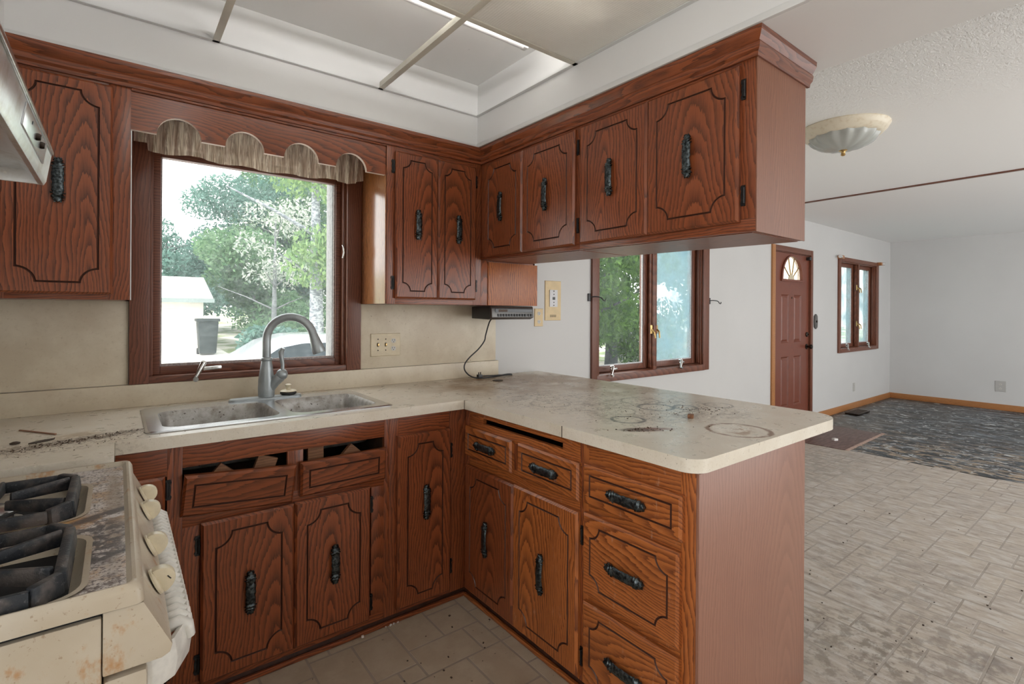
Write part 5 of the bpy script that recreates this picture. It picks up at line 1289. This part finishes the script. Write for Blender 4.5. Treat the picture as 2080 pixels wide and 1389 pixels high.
# exterior facing and eaves of this house stay out of view
# garage
ga = thing('garage', (0.2, 22, gz(0, 22)), 'white garage with pale roof beyond the driveway', 'garage')
gx0, gx1, gy0, gy1 = -4.2, 2.35, 20.5, 27.0; g0 = gz(0, 20)-.1; ev = 1.62
MB().box(gx0, gx1, gy0, gy1, g0, ev).build('walls', 'siding_white', ga)
for k in range(9): MB().box(gx0-.01, gx1+.012, gy0-.012, gy0, g0+.25+k*.21, g0+.262+k*.21).build('siding_board', 'siding_white', ga)
b = MB(); P = [(gy0-.35, ev), (gy0+2.2, ev+.80), (gy1-2.2, ev+.80), (gy1+.35, ev), (gy1+.35, ev+.12), (gy1-2.2, ev+.95), (gy0+2.2, ev+.95), (gy0-.35, ev+.12)]
b.prism(P, lambda u, v, d: (d, u, v), gx0-.2, gx1+.25); b.build('roof', 'roof_pale', ga)
MB().box(gx0-.2, gx1+.28, gy0-.42, gy0-.32, ev-.04, ev+.10).build('gutter', 'gutter_grey', ga)
MB().box(-1.7, 1.6, gy0-.02, gy0, g0+.05, ev-.25).build('garage_door', 'siding_white', ga, 0.01)
# wheeled bin
bx, by = 2.40, 19.9; bz = gz(bx, by)
wbn = thing('wheeled_bin', (bx, by, bz), 'dark green wheeled rubbish bin beside the garage', 'bin')
MB().loft([[(bx+s*u, by+s*v, bz+z) for u, v in ((-.3, -.3), (.3, -.3), (.3, .3), (-.3, .3))] for s, z in ((.8, .08), (1.0, 1.15))]).build('body', 'bin_green', wbn, 0.03)
MB().box(bx-.34, bx+.34, by-.36, by+.34, bz+1.15, bz+1.25).build('lid', 'bin_green', wbn, 0.03)
for sx in (-1, 1): MB().lathe([(.12, -.03), (.12, .03)], (bx+sx*.24, by+.3, bz+.12), 16, Matrix.Rotation(PI/2, 3, 'Y')).build('wheel', 'car_tyre', wbn)
# parked car
cx0, cy0 = 2.66, 10.3; cz = gz(cx0, cy0)
car = thing('parked_car', (cx0, cy0, cz), 'silver car parked outside the sink window', 'car')
def carx(u): return cx0-1.1+u
prof = [(0, .35), (.05, .62), (.55, .78), (1.15, .90), (1.75, 1.28), (2.2, 1.40), (2.9, 1.41), (3.5, 1.26), (4.0, 1.02), (4.45, .95), (4.5, .60), (4.45, .35)]
prof = [(p[0]-1.2, p[1]) for p in prof]
rings = []
for yy, s in ((-.86, .0), (-.84, .5), (-.70, 1.0), (.70, 1.0), (.84, .5), (.86, .0)):
    rings.append([(carx(u), cy0+yy, cz+z-(1-s)*.10*(1 if z > 1.0 else 0)) for u, z in prof])
MB().loft(rings).build('body', 'car_paint', car, 0, 40)
win = [(1.42-1.2, .94), (1.86-1.2, 1.24), (2.25-1.2, 1.31), (2.85-1.2, 1.31), (3.30-1.2, 1.20), (3.62-1.2, .98)]
for yy, lab in ((-.865, 1), (.865, -1)):
    b = MB(); b.prism(win, lambda u, v, d: (carx(u), cy0+yy+d*lab, cz+v-.04), -.004, .02); b.build('side_window', 'car_glass', car)
for u in (-.35, 2.55):
    for yy in (-.78, .78): MB().lathe([(.32, -.1), (.32, .1), (.18, .11)], (carx(u), cy0+yy, cz+.32), 20, Matrix.Rotation(PI/2, 3, 'X')).build('wheel', 'car_tyre', car)

def leaf_cloud(rg, blobs, n, size, droop=0.0):
    vs, fs = [], []
    tot = sum(r[3]*r[4]*r[5] for r in blobs)
    for (x, y, z, rx, ry, rz) in [q for q in blobs]:
        k = max(1, int(n*rx*ry*rz/tot))
        for _ in range(k):
            while True:
                a, c, e = rg.uniform(-1, 1), rg.uniform(-1, 1), rg.uniform(-1, 1)
                d = a*a+c*c+e*e
                if d < 1 and rg.random() < .25+.75*d: break
            p = Vector((x+a*rx, y+c*ry, z+e*rz)); s = size*rg.uniform(.6, 1.4)
            t1 = Vector((rg.gauss(0, 1), rg.gauss(0, 1), rg.gauss(0, 1)-droop*2)).normalized()
            t2 = t1.cross(Vector((rg.gauss(0, 1), rg.gauss(0, 1), rg.gauss(0, 1)))).normalized()
            i = len(vs)
            vs += [p-t1*s, p+t2*s*.45, p+t1*s, p-t2*s*.45]; fs.append((i, i+1, i+2, i+3))
    return vs, fs
def tree(name, x, y, h, trunk_r, blobs, n, size, leafm, barkm, label, seed, droop=0.0, group='trees outside the windows', branches=6, trunk_top=.8):
    rg = random.Random(seed); z0 = gz(x, y)
    t = thing(name, (x, y, z0), label, 'tree', group)
    b = MB(); lean = (rg.uniform(-.2, .2), rg.uniform(-.2, .2))
    pts = [(x+lean[0]*k/6, y+lean[1]*k/6, z0-.1+h*trunk_top*k/6) for k in range(7)]
    b.tube(pts, [trunk_r*(1.15-.9*k/6) for k in range(7)], 10)
    for k in range(branches):
        i = rg.randint(2, 5); p = Vector(pts[i]); a = rg.uniform(0, 2*PI); L = h*rg.uniform(.15, .32)
        b.tube([p, p+Vector((math.cos(a)*L*.5, math.sin(a)*L*.5, L*.25)), p+Vector((math.cos(a)*L, math.sin(a)*L, L*.45))], [trunk_r*.35, trunk_r*.22, trunk_r*.08], 6)
    b.build('trunk', barkm, t, 0, 60)
    vs, fs = leaf_cloud(rg, [(x+q[0], y+q[1], z0+q[2], q[3], q[4], q[5]) for q in blobs], n, size, droop)
    o = MB().add(vs, fs).build('crown', leafm, t, 0, 0); tag(o, None, None, None, 'stuff')
    return t
def clumps(seed, n, R, z0, z1, r0, r1):
    rg = random.Random(seed); out = []
    for _ in range(n):
        a = rg.uniform(0, 2*PI); d = R*math.sqrt(rg.random()); r = rg.uniform(r0, r1); out.append((d*math.cos(a), d*math.sin(a), rg.uniform(z0, z1), r, r, r*.75))
    return out
# behind the garage and across the yard (sink window)
tree('leafy_tree', 2.2, 33, 6.5, .20, clumps(1, 22, 2.8, 1.0, 5.4, 1.0, 1.7), 20000, .11, 'leaf_bluegreen', 'grey_bark', 'rounded blue-green tree directly behind the garage', 21)
tree('leafy_tree', 6.2, 30, 8.2, .22, clumps(2, 30, 2.9, 0.8, 7.4, 1.0, 1.6), 27000, .10, 'leaf_bluegreen', 'grey_bark', 'tall blue-green tree in the middle of the sink window view', 22)
tree('leafy_tree', 4.6, 24, 5.2, .14, clumps(3, 14, 1.7, .6, 4.2, .7, 1.1), 9000, .10, 'leaf_green', 'grey_bark', 'mid green bushy tree right of the garage', 23)
tree('blossoming_tree', 4.5, 20, 6.2, .10, clumps(4, 12, 1.2, 2.6, 5.6, .4, .8), 2000, .075, 'leaf_pale', 'grey_bark', 'thin tree with pale sunlit leaves in front of the tall trees', 24)
tree('birch_tree', 4.72, 15.6, 8.5, .21, clumps(5, 16, 1.2, 2.9, 7.6, .5, 1.0), 6000, .085, 'leaf_lime', 'birch_bark', 'birch with mottled white trunk and yellow-green leaves', 25, .6, trunk_top=.95)
tree('leafy_tree', 8.0, 27, 11.0, .22, clumps(6, 34, 3.2, 0.8, 10.4, 1.0, 1.7), 30000, .10, 'leaf_green', 'grey_bark', 'large green tree behind the birch', 26)
tree('leafy_tree', 9.6, 35, 13.0, .28, clumps(16, 34, 3.6, 2.0, 13.0, 1.2, 2.0), 24000, .13, 'leaf_bluegreen', 'grey_bark', 'tallest blue-green tree far behind the birch', 46)
def bush(x, y, r, h, n, lm, label, seed):
    rg = random.Random(seed); z0 = gz(x, y)
    t = thing('shrub', (x, y, z0), label, 'shrub', 'shrubs in the yard')
    vs, fs = leaf_cloud(rg, [(x+rg.uniform(-r, r)*.6, y+rg.uniform(-r, r)*.5, z0+h*rg.uniform(.35, .6), r*.7, r*.6, h*.5) for _ in range(5)], n, .12)
    tag(MB().add(vs, fs).build('foliage', lm, t, 0, 0), None, None, None, 'stuff')
    b = MB()
    for k in range(4):
        a = rg.uniform(0, 6.28); b.tube([(x, y, z0-.05), (x+.3*r*math.cos(a), y+.3*r*math.sin(a), z0+h*.6)], [.03, .012], 6)
    b.build('stem', 'grey_bark', t, 0, 50)
bush(4.3, 19.0, 1.0, 1.1, 1500, 'leaf_bluegreen', 'low blue-green shrub right of the rubbish bin', 31)
bush(5.3, 21.5, 1.3, 1.2, 1700, 'leaf_green', 'low green shrub under the birch', 32)
# outside the window behind the counter
tree('evergreen_tree', 7.8, 8.2, 6.0, .20, clumps(7, 34, 1.8, 1.5, 5.5, .6, 1.0), 38000, .055, 'needle_green', 'dark_bark', 'dense evergreen close outside the window behind the counter', 41, .4, branches=9)
tree('evergreen_tree', 12.6, 11.0, 6.5, .20, clumps(8, 34, 2.1, 1.0, 6.0, .7, 1.1), 34000, .07, 'needle_green', 'dark_bark', 'second evergreen further right outside the window behind the counter', 42, .4, branches=7)
tree('leafy_tree', 17.5, 19.5, 9.0, .26, clumps(9, 24, 3.4, 1.4, 8.0, 1.0, 1.8), 11000, .15, 'leaf_bluegreen', 'grey_bark', 'broad blue-green tree across the front yard', 43)
tree('leafy_tree', 27, 16, 9.0, .26, clumps(10, 24, 3.6, 1.4, 8.0, 1.0, 1.8), 6000, .22, 'leaf_bluegreen', 'grey_bark', 'broad tree seen through the living room window', 44)
bush(15.5, 11.6, 1.5, 1.3, 2000, 'leaf_pale', 'pale sunlit shrub outside the hazy window pane', 45)
b = MB(); q = [(4, 17), (40, 22), (40, 27), (4, 22)]
b.add([(x, y, gz(x, y)+.04) for x, y in q]+[(x, y, gz(x, y)-.1) for x, y in q], [(0, 1, 2, 3), (0, 4, 5, 1), (1, 5, 6, 2), (2, 6, 7, 3), (3, 7, 4, 0)])
struct(b.build('street', 'concrete', None, 0, 0), 'pale street beyond the front yard')
